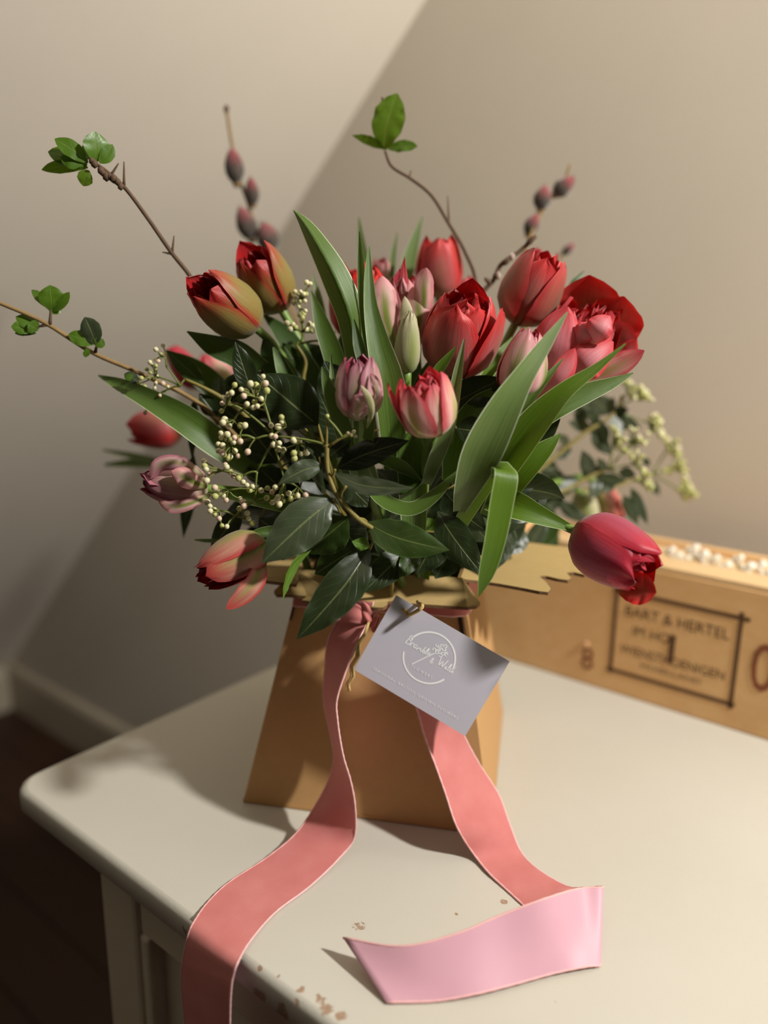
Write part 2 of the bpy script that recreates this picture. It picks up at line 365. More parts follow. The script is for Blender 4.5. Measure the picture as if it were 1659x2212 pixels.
for (x, y, r) in ((778, 2004, .014), (690, 2155, .013), (650, 2140, .010), (705, 2180, .011), (735, 2197, .008), (600, 2110, .006), (560, 2092, .005), (348, 1917, .004), (1088, 1950, .005), (985, 1976, .003), (640, 2162, .008), (1200, 2165, .003)):
    p = T(x, y, -.0005)-wloc(tb); chips.append((tuple(p), r*.62, 1))
for (x, y, r) in ((560, 2150, .010), (610, 2190, .012), (400, 2010, .006)):
    p = Wp(x, y, 0)-wloc(tb); chips.append((tuple(p), r, 1))
M['table'] = table_paint(chips)
o = mesh('tabletop', vs, fs, M['table'], tb, smooth=True); o.data.polygons[-1].use_smooth = False
FI = .02                                       # the carcass stands back under the top
LA = .10
bm_obj('corner_post', rbox(LA, LA+.05, FI, FI+.05, FLOOR_Z, -TH, .004), M['cream'], tb)
bm_obj('corner_post', rbox(1.50, 1.55, FI, FI+.05, FLOOR_Z, -TH, .004), M['cream'], tb)
bm_obj('corner_post', rbox(LA, LA+.05, TD-.07, TD-.02, FLOOR_Z, -TH, .004), M['cream'], tb)
bm_obj('corner_post', rbox(1.50, 1.55, TD-.07, TD-.02, FLOOR_Z, -TH, .004), M['cream'], tb)
bm_obj('rail', rbox(LA+.05, 1.50, FI+.004, FI+.03, -.085, -TH, .002), M['cream'], tb)
bm_obj('front_panel', rbox(LA+.05, 1.50, FI+.016, FI+.028, FLOOR_Z+.06, -.08, .001), M['cream'], tb)
bm_obj('side_panel', rbox(LA+.014, LA+.03, FI+.05, TD-.07, FLOOR_Z+.06, -TH, .001), M['cream'], tb)
bm_obj('moulding', rbox(LA+.05, LA+.062, FI+.002, FI+.02, FLOOR_Z+.06, -.085, .003), M['cream'], tb)

# ------------------------------------------------------------------ wooden crate
CW0 = 0.505; CH = .148
ca0, ca1, cdp = .155, .62, .15
cr = empty('wine_crate', room(.4, .58, 0), 'wooden wine crate with dark stencilled lettering at the back of the table', 'crate')
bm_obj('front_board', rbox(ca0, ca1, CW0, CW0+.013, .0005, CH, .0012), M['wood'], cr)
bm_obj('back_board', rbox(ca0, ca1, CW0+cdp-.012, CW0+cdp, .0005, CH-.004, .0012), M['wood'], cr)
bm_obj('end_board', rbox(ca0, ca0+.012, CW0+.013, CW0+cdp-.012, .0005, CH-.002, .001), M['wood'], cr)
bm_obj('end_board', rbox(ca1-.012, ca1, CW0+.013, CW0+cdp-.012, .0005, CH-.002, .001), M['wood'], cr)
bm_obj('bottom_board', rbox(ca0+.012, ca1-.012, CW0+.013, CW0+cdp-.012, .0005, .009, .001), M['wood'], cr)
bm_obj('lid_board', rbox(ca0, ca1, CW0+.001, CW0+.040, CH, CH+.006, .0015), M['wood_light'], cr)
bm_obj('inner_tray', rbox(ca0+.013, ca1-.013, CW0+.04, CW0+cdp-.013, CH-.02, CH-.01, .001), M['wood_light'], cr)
def board_pt(x, y, lift=.0006): return Wp(x, y, CW0-lift)
def stroke(name, p0, p1, wd, mat, parent, nrm):
    d = (p1-p0).normalized(); s = d.cross(nrm).normalized()*wd/2
    bm = prism([p0-s, p1-s, p1+s, p0+s], nrm*.0004); return bm_obj(name, bm, mat, parent)
nF = -V
cor = {k: board_pt(*c) for k, c in dict(tl=(1333, 1262), tr=(1600, 1335), bl=(1318, 1443), br=(1577, 1524)).items()}
def ba(p): return (p-ORG).dot(U), p.z-TZ
tla, tlz = ba(cor['bl']); bra, brz = ba(cor['br']); zl = (tlz+brz)/2; zt = .118
for (p0, p1) in (((tla-.004, zl), (bra+.004, zl)), ((tla-.004, zt), (bra+.008, zt)), ((tla, zl-.004), (tla, zt+.004)), ((bra, zl-.005), (bra, zt+.006))):
    stroke('stencil_line', room(p0[0], CW0-.0002, p0[1]), room(p1[0], CW0-.0002, p1[1]), .0042, M['ink'], cr, nF)
def lettering(name, body, org, xdir, ydir, width, height, mat, parent, depth=.0003, shear=0.0, spacing=1.0):
    """built-in font -> mesh, fitted into width x height"""
    c = bpy.data.curves.new('t', 'FONT'); c.body = body; c.space_character = spacing; c.shear = shear; c.resolution_u = 3
    t = bpy.data.objects.new('t', c); COL.objects.link(t); dg = bpy.context.evaluated_depsgraph_get()
    me = bpy.data.meshes.new_from_object(t.evaluated_get(dg)); bpy.data.objects.remove(t)
    xs = [v.co.x for v in me.vertices]; ys = [v.co.y for v in me.vertices]; x0, x1, y0, y1 = min(xs), max(xs), min(ys), max(ys)
    nz = xdir.cross(ydir).normalized()
    vs = [org+xdir*((v.co.x-x0)/(x1-x0)*width)+ydir*((v.co.y-y0)/(y1-y0)*height)+nz*depth for v in me.vertices]
    fs = [tuple(p.vertices) for p in me.polygons]; bpy.data.meshes.remove(me)
    return mesh(name, vs, fs, mat, parent, smooth=False)
zz = Vector((0, 0, 1)); fw = bra-tla; fh = zt-zl
for body, fx, fz, wd, ht in (('BART & HERTEL', .09, .72, .84, .125), ('IM HOF', .17, .50, .36, .12), ('WIENSTHOENIGEN', .07, .25, .86, .11), ('MOSELLAND', .26, .13, .5, .055)):
    lettering('lettering', body, room(tla+fx*fw, CW0-.0003, zl+fz*fh), U, zz, wd*fw, ht*fh, M['ink'], cr)
stroke('stencil_line', room(tla+.5*fw, CW0-.0003, zl+.28*fh), room(tla+.5*fw, CW0-.0003, zl+.62*fh), .006, M['ink'], cr, nF)
lettering('lettering', '0', room(bra+.014, CW0-.0003, .048), U, zz, .022, .05, M['ink_red'], cr)
lettering('lettering', '8', room(tla-.034, CW0-.0003, .018), U, zz, .014, .026, M['ink_red'], cr)
kb = board_pt(1265, 1392); vs, fs = [], []
for j in range(5):
    for i in range(12): r = .0042*math.cos(j/4*PI/2); vs.append(kb+U*(r*math.cos(i*PI/6))+zz*(r*math.sin(i*PI/6))-V*(.002*math.sin(j/4*PI/2)))
for j in range(4):
    for i in range(12): i2 = (i+1) % 12; fs.append((j*12+i, j*12+i2, j*12+12+i2, j*12+12+i))
mesh('nail_head', vs, fs, plain('bright_nail_head', '#d9a878', .35), cr)

# white blossoms lying in the crate, seen over its rim
def ico(name, r, mat, sub=2, squash=1.0, parent=None, origin=(0, 0, 0), lump=0.0):
    bm = bmesh.new(); bmesh.ops.create_icosphere(bm, subdivisions=sub, radius=r)
    for v in bm.verts:
        v.co.z *= squash
        if lump: v.co *= 1+lump*noise.noise(v.co*(3.0/r)+Vector((r*9e3, 0, 0)))
    for v in bm.verts: v.co += Vector(origin)
    return bm_obj(name, bm, mat, parent, smooth=True)
for i, (x, y, r) in enumerate(((1447, 1188, 9), (1462, 1200, 9), (1496, 1186, 11), (1515, 1200, 12), (1543, 1206, 9), (1566, 1222, 11), (1594, 1206, 9), (1614, 1226, 12), (1640, 1222, 12), (1655, 1240, 11), (1482, 1206, 8), (1530, 1216, 8))):
    pt = Wp(x, y+3, CW0+.056+.014*(i % 3)); rr = 1.4*r*mpp(pt)
    e = empty('white_blossom', Vector((pt.x, pt.y, TZ+CH-.01)), 'white dried blossom standing in the wooden crate, %s from the left' % ('first', 'second', 'fifth', 'sixth', 'eighth', 'ninth', 'tenth', 'eleventh', 'twelfth', 'last', 'fourth', 'seventh')[i], 'blossom', 'white blossoms in the crate')
    bm = bmesh.new()
    for k in range(9):
        t = k*2.4; s = .55 if k else 0
        m4 = Matrix.Translation(pt+Vector((math.cos(t)*rr*s, math.sin(t)*rr*s, (k % 3-1)*rr*.45)))
        bmesh.ops.create_icosphere(bm, subdivisions=1, radius=rr*.55, matrix=m4)
    bm_obj('flower_head', bm, M['blossom'], e, smooth=True)
    tube('stem', [Vector((pt.x, pt.y, TZ+CH-.01)), pt+Vector((.001, 0, -.006)), pt], .0008, M['stalk'], e, 4, 5)

# ------------------------------------------------------------------ cardboard flower box
BZ = .198
FL, FR = T(525, 1734), T(1062, 1806); bd = (FR-FL).normalized(); bn = Vector((-bd.y, bd.x, 0))
BR = FR+bn*.205; BL = FL+bn*.205
FLt = Vector((-.066, .586, TZ+BZ)); FRt = Vector((.0600, .571, TZ+BZ)); BRt = Vector((.0875, .698, TZ+BZ)); BLt = Vector((-.040, .713, TZ+BZ))
bx = empty('flower_box', (FL+BR)/2, 'tapered brown cardboard box with scalloped flaps holding the bouquet', 'box')
lift = Vector((0, 0, .0006)); cen = Vector((0, .645, 0))
def panel_board(name, b0, b1, t1, t0, mat):
    n = (b1-b0).cross(t0-b0).normalized(); mid = (b0+b1+t0+t1)/4
    if n.dot(mid-(cen+Vector((0, 0, mid.z)))) < 0: n = -n
    bm = prism([b0+lift, b1+lift, t1, t0], -n*.003, .0006, 1); return bm_obj(name, bm, mat, bx)
panel_board('front_panel', FL, FR, FRt, FLt, M['card']); panel_board('side_panel', FR, BR, BRt, FRt, M['card'])
panel_board('side_panel', BL, FL, FLt, BLt, M['card']); panel_board('back_panel', BR, BL, BLt, BRt, M['card'])
bm_obj('bottom_panel', prism([FL+lift, FR+lift, BR+lift, BL+lift], Vector((0, 0, .003))), M['card'], bx)
# liner that holds the water, dark slit at the corner fold
nf = (FR-FL).cross(FLt-FL).normalized(); nf = nf if nf.y < 0 else -nf
s0 = FRt.lerp(FR, .0)-bd*.002; s1 = FRt.lerp(FR, .22)-bd*.002
bm_obj('fold_slit', prism([s0+nf*.0006, s1+nf*.0006, s1+nf*.0006-bd*.003, s0+nf*.0006-bd*.0035], nf*.0004), M['slit'], bx)
s0 = FLt+bd*.001; s1 = FLt.lerp(FL, .2)+bd*.001
bm_obj('fold_slit', prism([s0+nf*.0006, s1+nf*.0006, s1+nf*.0006+bd*.0015, s0+nf*.0006+bd*.002], nf*.0004), M['slit'], bx)
def flap(name, poly, thick=.0026):
    """horizontal flap: poly of world points (top face); cut edges show the fluting"""
    n = len(poly); vs = [Vector(p) for p in poly]+[Vector(p)-Vector((0, 0, thick)) for p in poly]
    fs = [tuple(range(n)), tuple(reversed(range(n, 2*n)))]; mi = [0, 0]
    for i in range(n): j = (i+1) % n; fs.append((j, i, n+i, n+j)); mi.append(1)
    bm = bmesh.new(); bv = [bm.verts.new(v) for v in vs]
    for f, m in zip(fs, mi): bm.faces.new([bv[i] for i in f]).material_index = m
    bmesh.ops.recalc_face_normals(bm, faces=bm.faces); bmesh.ops.triangulate(bm, faces=[f for f in bm.faces if len(f.verts) > 4])
    vs = [v.co.copy() for v in bm.verts]; bm.verts.index_update(); fs = [tuple(v.index for v in f.verts) for f in bm.faces]; mi = [f.material_index for f in bm.faces]; bm.free()
    return mesh(name, vs, fs, [M['card_top'], M['card_edge']], bx, mi=mi, smooth=False)
Zf = .1835
fpx = [(592, 1276), (598, 1284), (625, 1284), (664, 1288), (652, 1296), (700, 1303), (755, 1308), (800, 1313), (828, 1312), (836, 1307), (838, 1299), (848, 1298), (880, 1303), (960, 1308), (1010, 1311), (1030, 1308), (1037, 1301)]
front = [T(x, y, Zf) for x, y in fpx]
flap('front_flap', front+[FRt+Vector((.002, 0, .002)), FLt+Vector((-.004, 0, .002))])
rpx = [(1040, 1255), (1080, 1261), (1130, 1270), (1165, 1277), (1184, 1279), (1190, 1272), (1180, 1258), (1166, 1245), (1180, 1244), (1205, 1250), (1226, 1253), (1234, 1249), (1224, 1237), (1240, 1236), (1262, 1241), (1290, 1232), (1300, 1215)]
flap('side_flap', [T(x, y, .196) for x, y in rpx]+[T(1250, 1185, .196), BRt+Vector((.0, 0, .001)), FRt+Vector((0, 0, .001))])
lpx = [(560, 1252), (590, 1256), (628, 1260), (640, 1262)]
flap('side_flap', [T(x, y, .194) for x, y in lpx]+[FLt+Vector((0, 0, .001)), BLt+Vector((0, 0, .001)), T(520, 1195, .194), T(540, 1220, .194)])
flap('back_flap', [BLt, BRt, BRt+Vector((.03, .045, .014)), BRt+Vector((-.04, .075, .014)), BLt+Vector((.03, .08, .014)), BLt+Vector((-.03, .05, .014))])
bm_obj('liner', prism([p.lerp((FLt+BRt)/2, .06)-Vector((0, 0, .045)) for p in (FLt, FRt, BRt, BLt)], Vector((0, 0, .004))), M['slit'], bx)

# ------------------------------------------------------------------ velvet ribbon
rb = empty('velvet_ribbon', T(760, 1800), 'wide pink velvet and satin ribbon trailing from the flower box over the table edge', 'ribbon')
def strip(name, rows, parent, sub=6, thick=.0005, m_front='velvet', m_back='satin', cols=6):
    """rows of (edge point, edge point); front = side towards the camera at the first row"""
    sm = catmull([list(a)+list(b) for a, b in rows], sub*(len(rows)-1)); n = len(sm); L = [Vector(r[:3]) for r in sm]; R = [Vector(r[3:]) for r in sm]
    grid = [[L[i].lerp(R[i], j/cols) for j in range(cols+1)] for i in range(n)]
    vs, fs, mi = [], [], []; cc = cols+1
    nr = []
    for i in range(n):
        t = (grid[min(i+1, n-1)][cols//2]-grid[max(i-1, 0)][cols//2]); nr.append((R[i]-L[i]).cross(t).normalized())
    sg = 1 if nr[0].dot(CAM-grid[0][cols//2]) > 0 else -1
    for side in (1, -1):
        for i in range(n):
            for j in range(cc): vs.append(grid[i][j]+nr[i]*(sg*side*thick))
    N = n*cc
    for i in range(n-1):
        for j in range(cols):
            q = (i*cc+j, i*cc+j+1, (i+1)*cc+j+1, (i+1)*cc+j)
            q = q if sg > 0 else q[::-1]
            fs.append(q); mi.append(0); fs.append(tuple(N+k for k in reversed(q))); mi.append(1)
    for j in range(cols):
        fs.append((j, j+1, N+j+1, N+j)); mi.append(1); k = (n-1)*cc+j; fs.append((k+1, k, N+k, N+k+1)); mi.append(1)
    o = mesh(name, vs, fs, [M[m_front], M[m_back]], parent, mi=mi)
    for E in (L, R):
        v, f = tube_geo([p for p in E], [.00075*(1+.25*(i % 2)) for i in range(n)], 5); mesh('selvedge', v, f, M['selvedge'], o)
    return o
RW = .047
def rY(l, r, yl, yr): return (P(*l, yl), P(*r, yr))
left = [rY((752, 1296), (806, 1300), .556, .552), rY((735, 1330), (800, 1330), .552, .545), rY((710, 1381), (776, 1381), .552, .530), rY((702, 1448), (748, 1448), .556, .520),
        rY((700, 1516), (727, 1516), .556, .514), rY((708, 1556), (729, 1556), .554, .510), rY((717, 1600), (735, 1600), .551, .506), rY((722, 1640), (743, 1640), .546, .503),
        rY((710, 1686), (757, 1686), .540, .503), rY((680, 1743), (767, 1743), .530, .502)]
for (l, r, zl_, zr_) in (((640, 1800), (766, 1807), .010, .016), ((578, 1852), (737, 1849), .003, .006), ((490, 1910), (665, 1918), .002, .002), ((447, 1952), (590, 1975), .002, .002), ((424, 1984), (535, 2040), .0035, .0035)):
    left.append((T(*l, zl_), T(*r, zr_)))
left += [(Wp(411, 2008, -.006), Wp(516, 2074, -.006)), (Wp(396, 2070, -.011), Wp(503, 2112, -.011)), (Wp(393, 2115, -.012), Wp(499, 2140, -.012)), (Wp(396, 2170, -.012), Wp(497, 2180, -.012)),
         (Wp(402, 2230, -.012), Wp(497, 2230, -.011)), (Wp(410, 2330, -.010), Wp(505, 2330, -.010)), (Wp(420, 2420, -.010), Wp(515, 2420, -.010))]
strip('ribbon_tail', left, rb)
right = [rY((872, 1440), (950, 1440), .545, .545), rY((888, 1495), (965, 1495), .538, .542), rY((904, 1543), (985, 1543), .532, .541), rY((917, 1591), (1003, 1591), .526, .540), rY((940, 1652), (1036, 1652), .518, .538),
         rY((963, 1717), (1077, 1717), .509, .532), rY((985, 1782), (1101, 1782), .500, .520), (T(1025, 1847, .005), P(1128, 1845, .505)), (T(1055, 1885, .002), P(1162, 1879, .487)),
         (T(1092, 1920, .001), P(1222, 1914, .468)), (T(1150, 1972, .001), P(1262, 1918, .456))]
sat_b = [(1255, 2056), (1292, 2078), (1297, 2084), (1272, 2087), (1201, 2101), (1114, 2125), (1027, 2147), (940, 2162), (834, 2165)]
sat_t = [(1292, 1916), (1303, 1916), (1299, 1917), (1257, 1919), (1190, 1937), (1080, 1978), (984, 2018), (870, 2044), (741, 2026)]
for i, (bp, tp) in enumerate(zip(sat_b, sat_t)):
    B = T(*bp, .0015+.002*(i > 2)*(i < 7)); right.append((B, at_dist(*tp, B, RW, True) if i < 4 else T(*tp, (.038, .032, .026, .020, .0145)[i-4])))
strip('ribbon_tail', right, rb)
# band round the neck of the box and the gathered knot
def ring_pt(t):
    c = [FLt, FRt, BRt, BLt, FLt]; k = min(int(t), 3); p = c[k].lerp(c[k+1], t-k); ctr = (FLt+BRt)/2; d = (p-ctr); d.z = 0; return p, d.normalized()
rows = []
for i in range(17):
    p, d = ring_pt(i/4); rows.append((p+d*.0075+Vector((0, 0, -.027)), p+d*.0045+Vector((0, 0, -.0095))))
strip('neck_band', rows, rb, 3)
kn = P(775, 1328, .545)
for (dx, dz, s, rt) in ((-.004, .0, 1, .3), (.006, .003, .8, 1.1), (.012, -.003, .7, 2.0)):
    vs, fs = [], []
    for i in range(9):
        for j in range(9):
            u, v = i/8, j/8; w = .0085*s*math.sin(PI*u)**.6
            vs.append(kn+Vector((dx+(u-.5)*.024*s*math.cos(rt)+math.sin(v*9+rt)*.0004, -.003-.004*math.sin(PI*u)+.0008*math.sin(v*9+rt*3), dz+(v-.5)*2*w+.004*math.sin(rt+u*3))))
    for i in range(8):
        for j in range(8): fs.append((i*9+j, i*9+j+1, (i+1)*9+j+1, (i+1)*9+j))
    o = mesh('knot_fold', vs, fs, M['velvet'], rb); md = o.modifiers.new('s', 'SOLIDIFY'); md.thickness = .001

# ------------------------------------------------------------------ gift tag
tg = empty('gift_tag', P(921, 1430, .545), 'lavender grey florist card tied to the front of the flower box', 'card')
cTR, cBR, cBL = P(1077, 1417, .516), P(1005, 1590, .508), P(764, 1446, .527)
xd = (cBR-cBL).normalized(); yd = (cTR-cBR); yd = (yd-xd*yd.dot(xd)).normalized(); CWd = (cBR-cBL).length; CHt = (cTR-cBR).length
nz = xd.cross(yd).normalized(); c0 = cBL
cardp = lambda s, t, d=0: c0+xd*(s*CWd)+yd*(t*CHt)+nz*d
bm_obj('card', prism([cardp(0, 0), cardp(1, 0), cardp(1, 1), cardp(0, 1)], -nz*.0006), M['tag'], tg)
def ribbon_line(pts, wd):
    vs, fs = [], []
    for i, p in enumerate(pts):
        d = (pts[min(i+1, len(pts)-1)]-pts[max(i-1, 0)]).normalized(); s = nz.cross(d)*wd/2; vs += [p-s, p+s]
    for i in range(len(pts)-1): fs.append((2*i, 2*i+1, 2*i+3, 2*i+2))
    return vs, fs
def print_lines(name, lines, wd):
    vs, fs = [], []
    for l in lines:
        v, f = ribbon_line(l, wd); fs += [tuple(len(vs)+k for k in q) for q in f]; vs += v
    return mesh(name, vs, fs, M['print_white'], tg, smooth=False)
def logo(px, py):        # photograph pixel on the card -> point on the printed face
    d = ray(px, py); t = (c0-CAM).dot(nz)/d.dot(nz); return CAM+d*t+nz*.00015
cpt = logo(927, 1421); rad = .0190
cs = (cpt-c0).dot(xd)/CWd; ct = (cpt-c0).dot(yd)/CHt
cp = lambda x, y: c0+xd*(cs*CWd+x)+yd*(ct*CHt+y)+nz*.00015
arc = lambda a0, a1, r: [cp(r*math.cos(math.radians(a0+(a1-a0)*i/40)), r*math.sin(math.radians(a0+(a1-a0)*i/40))) for i in range(41)]
print_lines('logo_ring', [arc(3, 163, rad), arc(197, 335, rad)], .0013)
S = .0030
SCRIPT = {  # single-stroke handwriting, x-height 1
 'B': [[(0, 0), (.35, 2.2)], [(.1, 2.0), (.7, 2.4), (1.1, 2.0), (.9, 1.4), (.3, 1.2)], [(.3, 1.2), (1.0, 1.1), (1.1, .4), (.6, 0), (0, .05)]],
 'r': [[(0, 0), (.3, .9), (.35, .7), (.6, .95), (.8, .8)]], 'a': [[(.7, .9), (.3, .95), (0, .4), (.25, 0), (.65, .5), (.72, .9), (.7, .2), (.95, .1)]],
 'm': [[(0, 0), (.15, .9), (.2, .3), (.5, .95), (.55, .2), (.85, .95), (.9, .2), (1.15, .1)]], 'b': [[(0, .2), (.35, 1.9), (.25, .3), (.5, 0), (.75, .4), (.5, .8), (.3, .5)]],
 'l': [[(0, .1), (.4, 1.2), (.4, 1.9), (.2, 1.6), (.2, .3), (.5, .05)]], 'e': [[(0, .4), (.5, .6), (.45, .95), (.1, .8), (.1, .2), (.5, 0), (.8, .3)]],
 '&': [[(.9, 0), (.2, 1.3), (.5, 1.7), (.7, 1.3), (.1, .5), (.3, 0), (.7, .2), (.9, .7)]], 'W': [[(0, 2.0), (.3, .1), (.8, 1.5), (1.1, .1), (1.7, 2.2)]],
 'i': [[(0, .1), (.25, .9), (.3, .15), (.5, .1)], [(.35, 1.4), (.4, 1.5)]], 'd': [[(.6, .8), (.2, .9), (0, .35), (.3, 0), (.6, .6), (.85, 2.0), (.7, .2), (1.0, .1)]]}
def script(txt, x, y, s, rise=0.0):
    out = []
    for ch in txt:
        if ch == ' ': x += .9*s; continue
        for st in SCRIPT[ch]:
            pts = catmull(st, 10); out.append([cp(x+q[0]*s, y+q[1]*s) for q in pts])
        x += (max(p[0] for st in SCRIPT[ch] for p in st)+.12)*s; y += rise*s
    return out
print_lines('logo_script', script('Bramble', -.0205, .0005, .0030)+script('&', .0015, -.003, .0026)+script('Wild', .0075, -.0015, .0032), .0007)
fl_l = [[cp(-.0085, -.0105), cp(-.003, -.002), cp(.001, .004), cp(.004, .0065)]]
for i in range(14):
    t = i*2.399; r = .0016*math.sqrt(i); cx0, cy0 = .0045+r*math.cos(t)*.9, .0095+r*math.sin(t)*.8
    fl_l.append([cp(cx0+.0011*math.cos(k*PI/4+i), cy0+.0011*math.sin(k*PI/4+i)) for k in range(7)])
print_lines('logo_flower', fl_l, .0007)
lettering('lettering', 'FLOWERS', cp(-.0085, -.0128), xd, yd, .0175, .0021, M['print_white'], tg, .0001, spacing=1.9)
lettering('lettering', 'SEASONAL BRITISH GROWN FLOWERS', cardp(.125, .115, .0001), xd, yd, CWd*.76, .0021, M['print_white'], tg, .0001, spacing=1.5)
hole = logo(883, 1328)
tube('twine', [P(902, 1300, .535), P(912, 1312, .515), hole+nz*.002, hole-nz*.001, P(870, 1316, .53)], .0014, M['twine'], tg, 16, 7)
tw = [P(796, 1345, .535), P(786, 1372, .524), P(772, 1392, .527), P(771, 1418, .522), P(758, 1440, .525), P(760, 1462, .522), P(749, 1478, .524), P(751, 1494, .523)]
tube('twine', tw, .0012, M['twine'], tg, 16, 7); tube('twine', [Vector(p)+Vector((.0016, -.0008, .001)) for p in tw[1:]], .0010, M['twine'], tg, 12, 7)

# ================================================================== bouquet
CTR = Vector((0.008, .642, TZ+.15))
def tie(dx=0, dy=0, dz=0): return CTR+Vector((dx, dy, dz))
# ------------------------------------------------------------------ leaves
PROF = {'tulip': [(0, .45), (.12, .7), (.35, .98), (.5, 1.0), (.7, .82), (.88, .45), (1, .03)],
        'vib': [(0, .04), (.06, .28), (.2, .78), (.38, 1.0), (.55, .93), (.75, .6), (.9, .25), (1, .02)],
        'blade': [(0, .9), (.3, 1), (.6, .85), (.85, .5), (1, .04)],
        'round': [(0, .1), (.12, .5), (.35, .95), (.6, 1.0), (.85, .62), (1, .05)]}
def leaf(keys, w, mat, parent, prof='tulip', roll=0.0, cup=.15, fold=0.0, wave=0.0, n=18, cols=8, name='leaf', roll2=None, face=None, seed=0, label=None):
    """keys: world points base -> tip; w: greatest width in metres (or list of widths per key); roll about the midrib (deg)"""
    if isinstance(w, (list, tuple)):
        sm = catmull([list(k)+[x] for k, x in zip(keys, w)], n); pts = [Vector(r[:3]) for r in sm]; ws = [max(r[3], .0003) for r in sm]
    else:
        pts = [Vector(r) for r in catmull(keys, n)]; ws = [w*interp(PROF[prof], i/n) for i in range(n+1)]
    vs, fs, uvs = [], [], []; cc = cols+1
    r2 = roll if roll2 is None else roll2
    for i in range(n+1):
        t = (pts[min(i+1, n)]-pts[max(i-1, 0)]).normalized()
        look = (Vector(face) if face is not None else (CAM-pts[i]).normalized())
        s = t.cross(look)
        if s.length < .05: s = t.cross(Vector((0, 0, 1)))
        s.normalize(); nn = s.cross(t)
        a = math.radians(roll+(r2-roll)*i/n); s2 = s*math.cos(a)+nn*math.sin(a); nn = s2.cross(t)
        for j in range(cc):
            x = 2*j/cols-1; h = ws[i]/2
            off = nn*(h*(cup*x*x+fold*abs(x)))
            if wave: off += nn*(wave*ws[i]*(abs(x)**1.5)*noise.noise(Vector((i*.55, x*1.3+seed*3.7, seed))))
            vs.append(pts[i]+s2*(x*h)+off); uvs.append((j/cols, i/n))
    for i in range(n):
        for j in range(cols): fs.append((i*cc+j, i*cc+j+1, (i+1)*cc+j+1, (i+1)*cc+j))
    o = mesh(name, vs, fs, LM[mat], parent, uvs=uvs)
    if label: o['label'] = label
    return o
def pk(*ks): return [P(*k) for k in ks]
def pxw(keys, ws): return [w*mpp(k) for k, w in zip(keys, ws)]
def bleaf(parent, ks, ws, mat='tulip', **kw):     # long tulip leaf from (x, y, depth) keys and pixel widths
    keys = pk(*ks); return leaf(keys, pxw(keys, ws), mat, parent, **kw)
def vleaf(parent, base, tip, w, mat='vib', bow=.0, bend=0.0, sag=0.0, **kw):     # broad viburnum leaf
    b, t = P(*base), P(*tip); d = t-b; look = (CAM-(b+t)/2).normalized(); s = d.cross(look).normalized()
    m1 = b+d*.33+s*(bow*d.length)+look*(bend*d.length); m2 = b+d*.7+s*(bow*.7*d.length)+look*(bend*.8*d.length)-Vector((0, 0, sag*d.length))
    kw.setdefault('fold', .12); kw.setdefault('cup', -.1); kw.setdefault('wave', .18); kw.setdefault('seed', random.random()*50)
    o = leaf([b, m1, m2, t], w*mpp((b+t)/2), mat, parent, prof=kw.pop('prof', 'vib'), n=kw.pop('n', 16), **kw); return o
# ------------------------------------------------------------------ tulips
RHO = [(0, .16), (.06, .42), (.14, .68), (.3, .93), (.48, 1.0), (.66, .95), (.82, .84), (.92, .72), (1, .58)]
def petal(parent, base, ax, e1, e2, L, R, th, W, rt, mat, p=.7, q=2.2, Ls=1.0, Rs=1.0, curl=0.0, ruf=0.0, seed=0, n=14, cols=10, lean=0.0, name='petal', rb=None):
    """one cupped petal round the axis; rt: radius at the tip relative to R"""
    vs, fs, uvs = [], [], []; cc = cols+1
    for i in range(n+1):
        u = i/n
        r = interp(RHO, u); r = r+(rt-.58)*max(0, (u-.35)/.65)**1.6
        z = (u*.78+.22*u*u)*Ls*L*(1-.0*lean)
        f = (.28+.72*math.sin(PI/2*min(1, u/.42))) if u < .42 else max(0.0, 1-((u-.42)/.58)**q)**p
        f = max(f, .02); tipn = ruf*.5*u*u
        for j in range(cc):
            v = 2*j/cols-1; rr = R*Rs*r
            phi = W*f*(1+tipn*3*noise.noise(Vector((u*7+seed, seed*2.3, 3.0 if v > 0 else 9.0))))*R/max(rr, R*.42)*v
            rad = rr*(1+curl*v*v*u)+ruf*R*u*u*noise.noise(Vector((v*2.6+seed*5.1, u*2.2, seed*1.7)))
            zz_ = z-ruf*.5*L*u*u*noise.noise(Vector((v*3.1-seed*2.3, seed*4.1, u))) - .03*L*v*v*f
            # slight crease along the middle
            rad += R*.035*(abs(v)**.5-1)*-1*(u > .05)*.6
            a = th+phi
            vs.append(base+ax*zz_+(e1*math.cos(a)+e2*math.sin(a))*rad); uvs.append((j/cols, u))
    for i in range(n):
        for j in range(cols): fs.append((i*cc+j, i*cc+j+1, (i+1)*cc+j+1, (i+1)*cc+j))
    return mesh(name, vs, fs, PET[mat], parent, uvs=uvs)
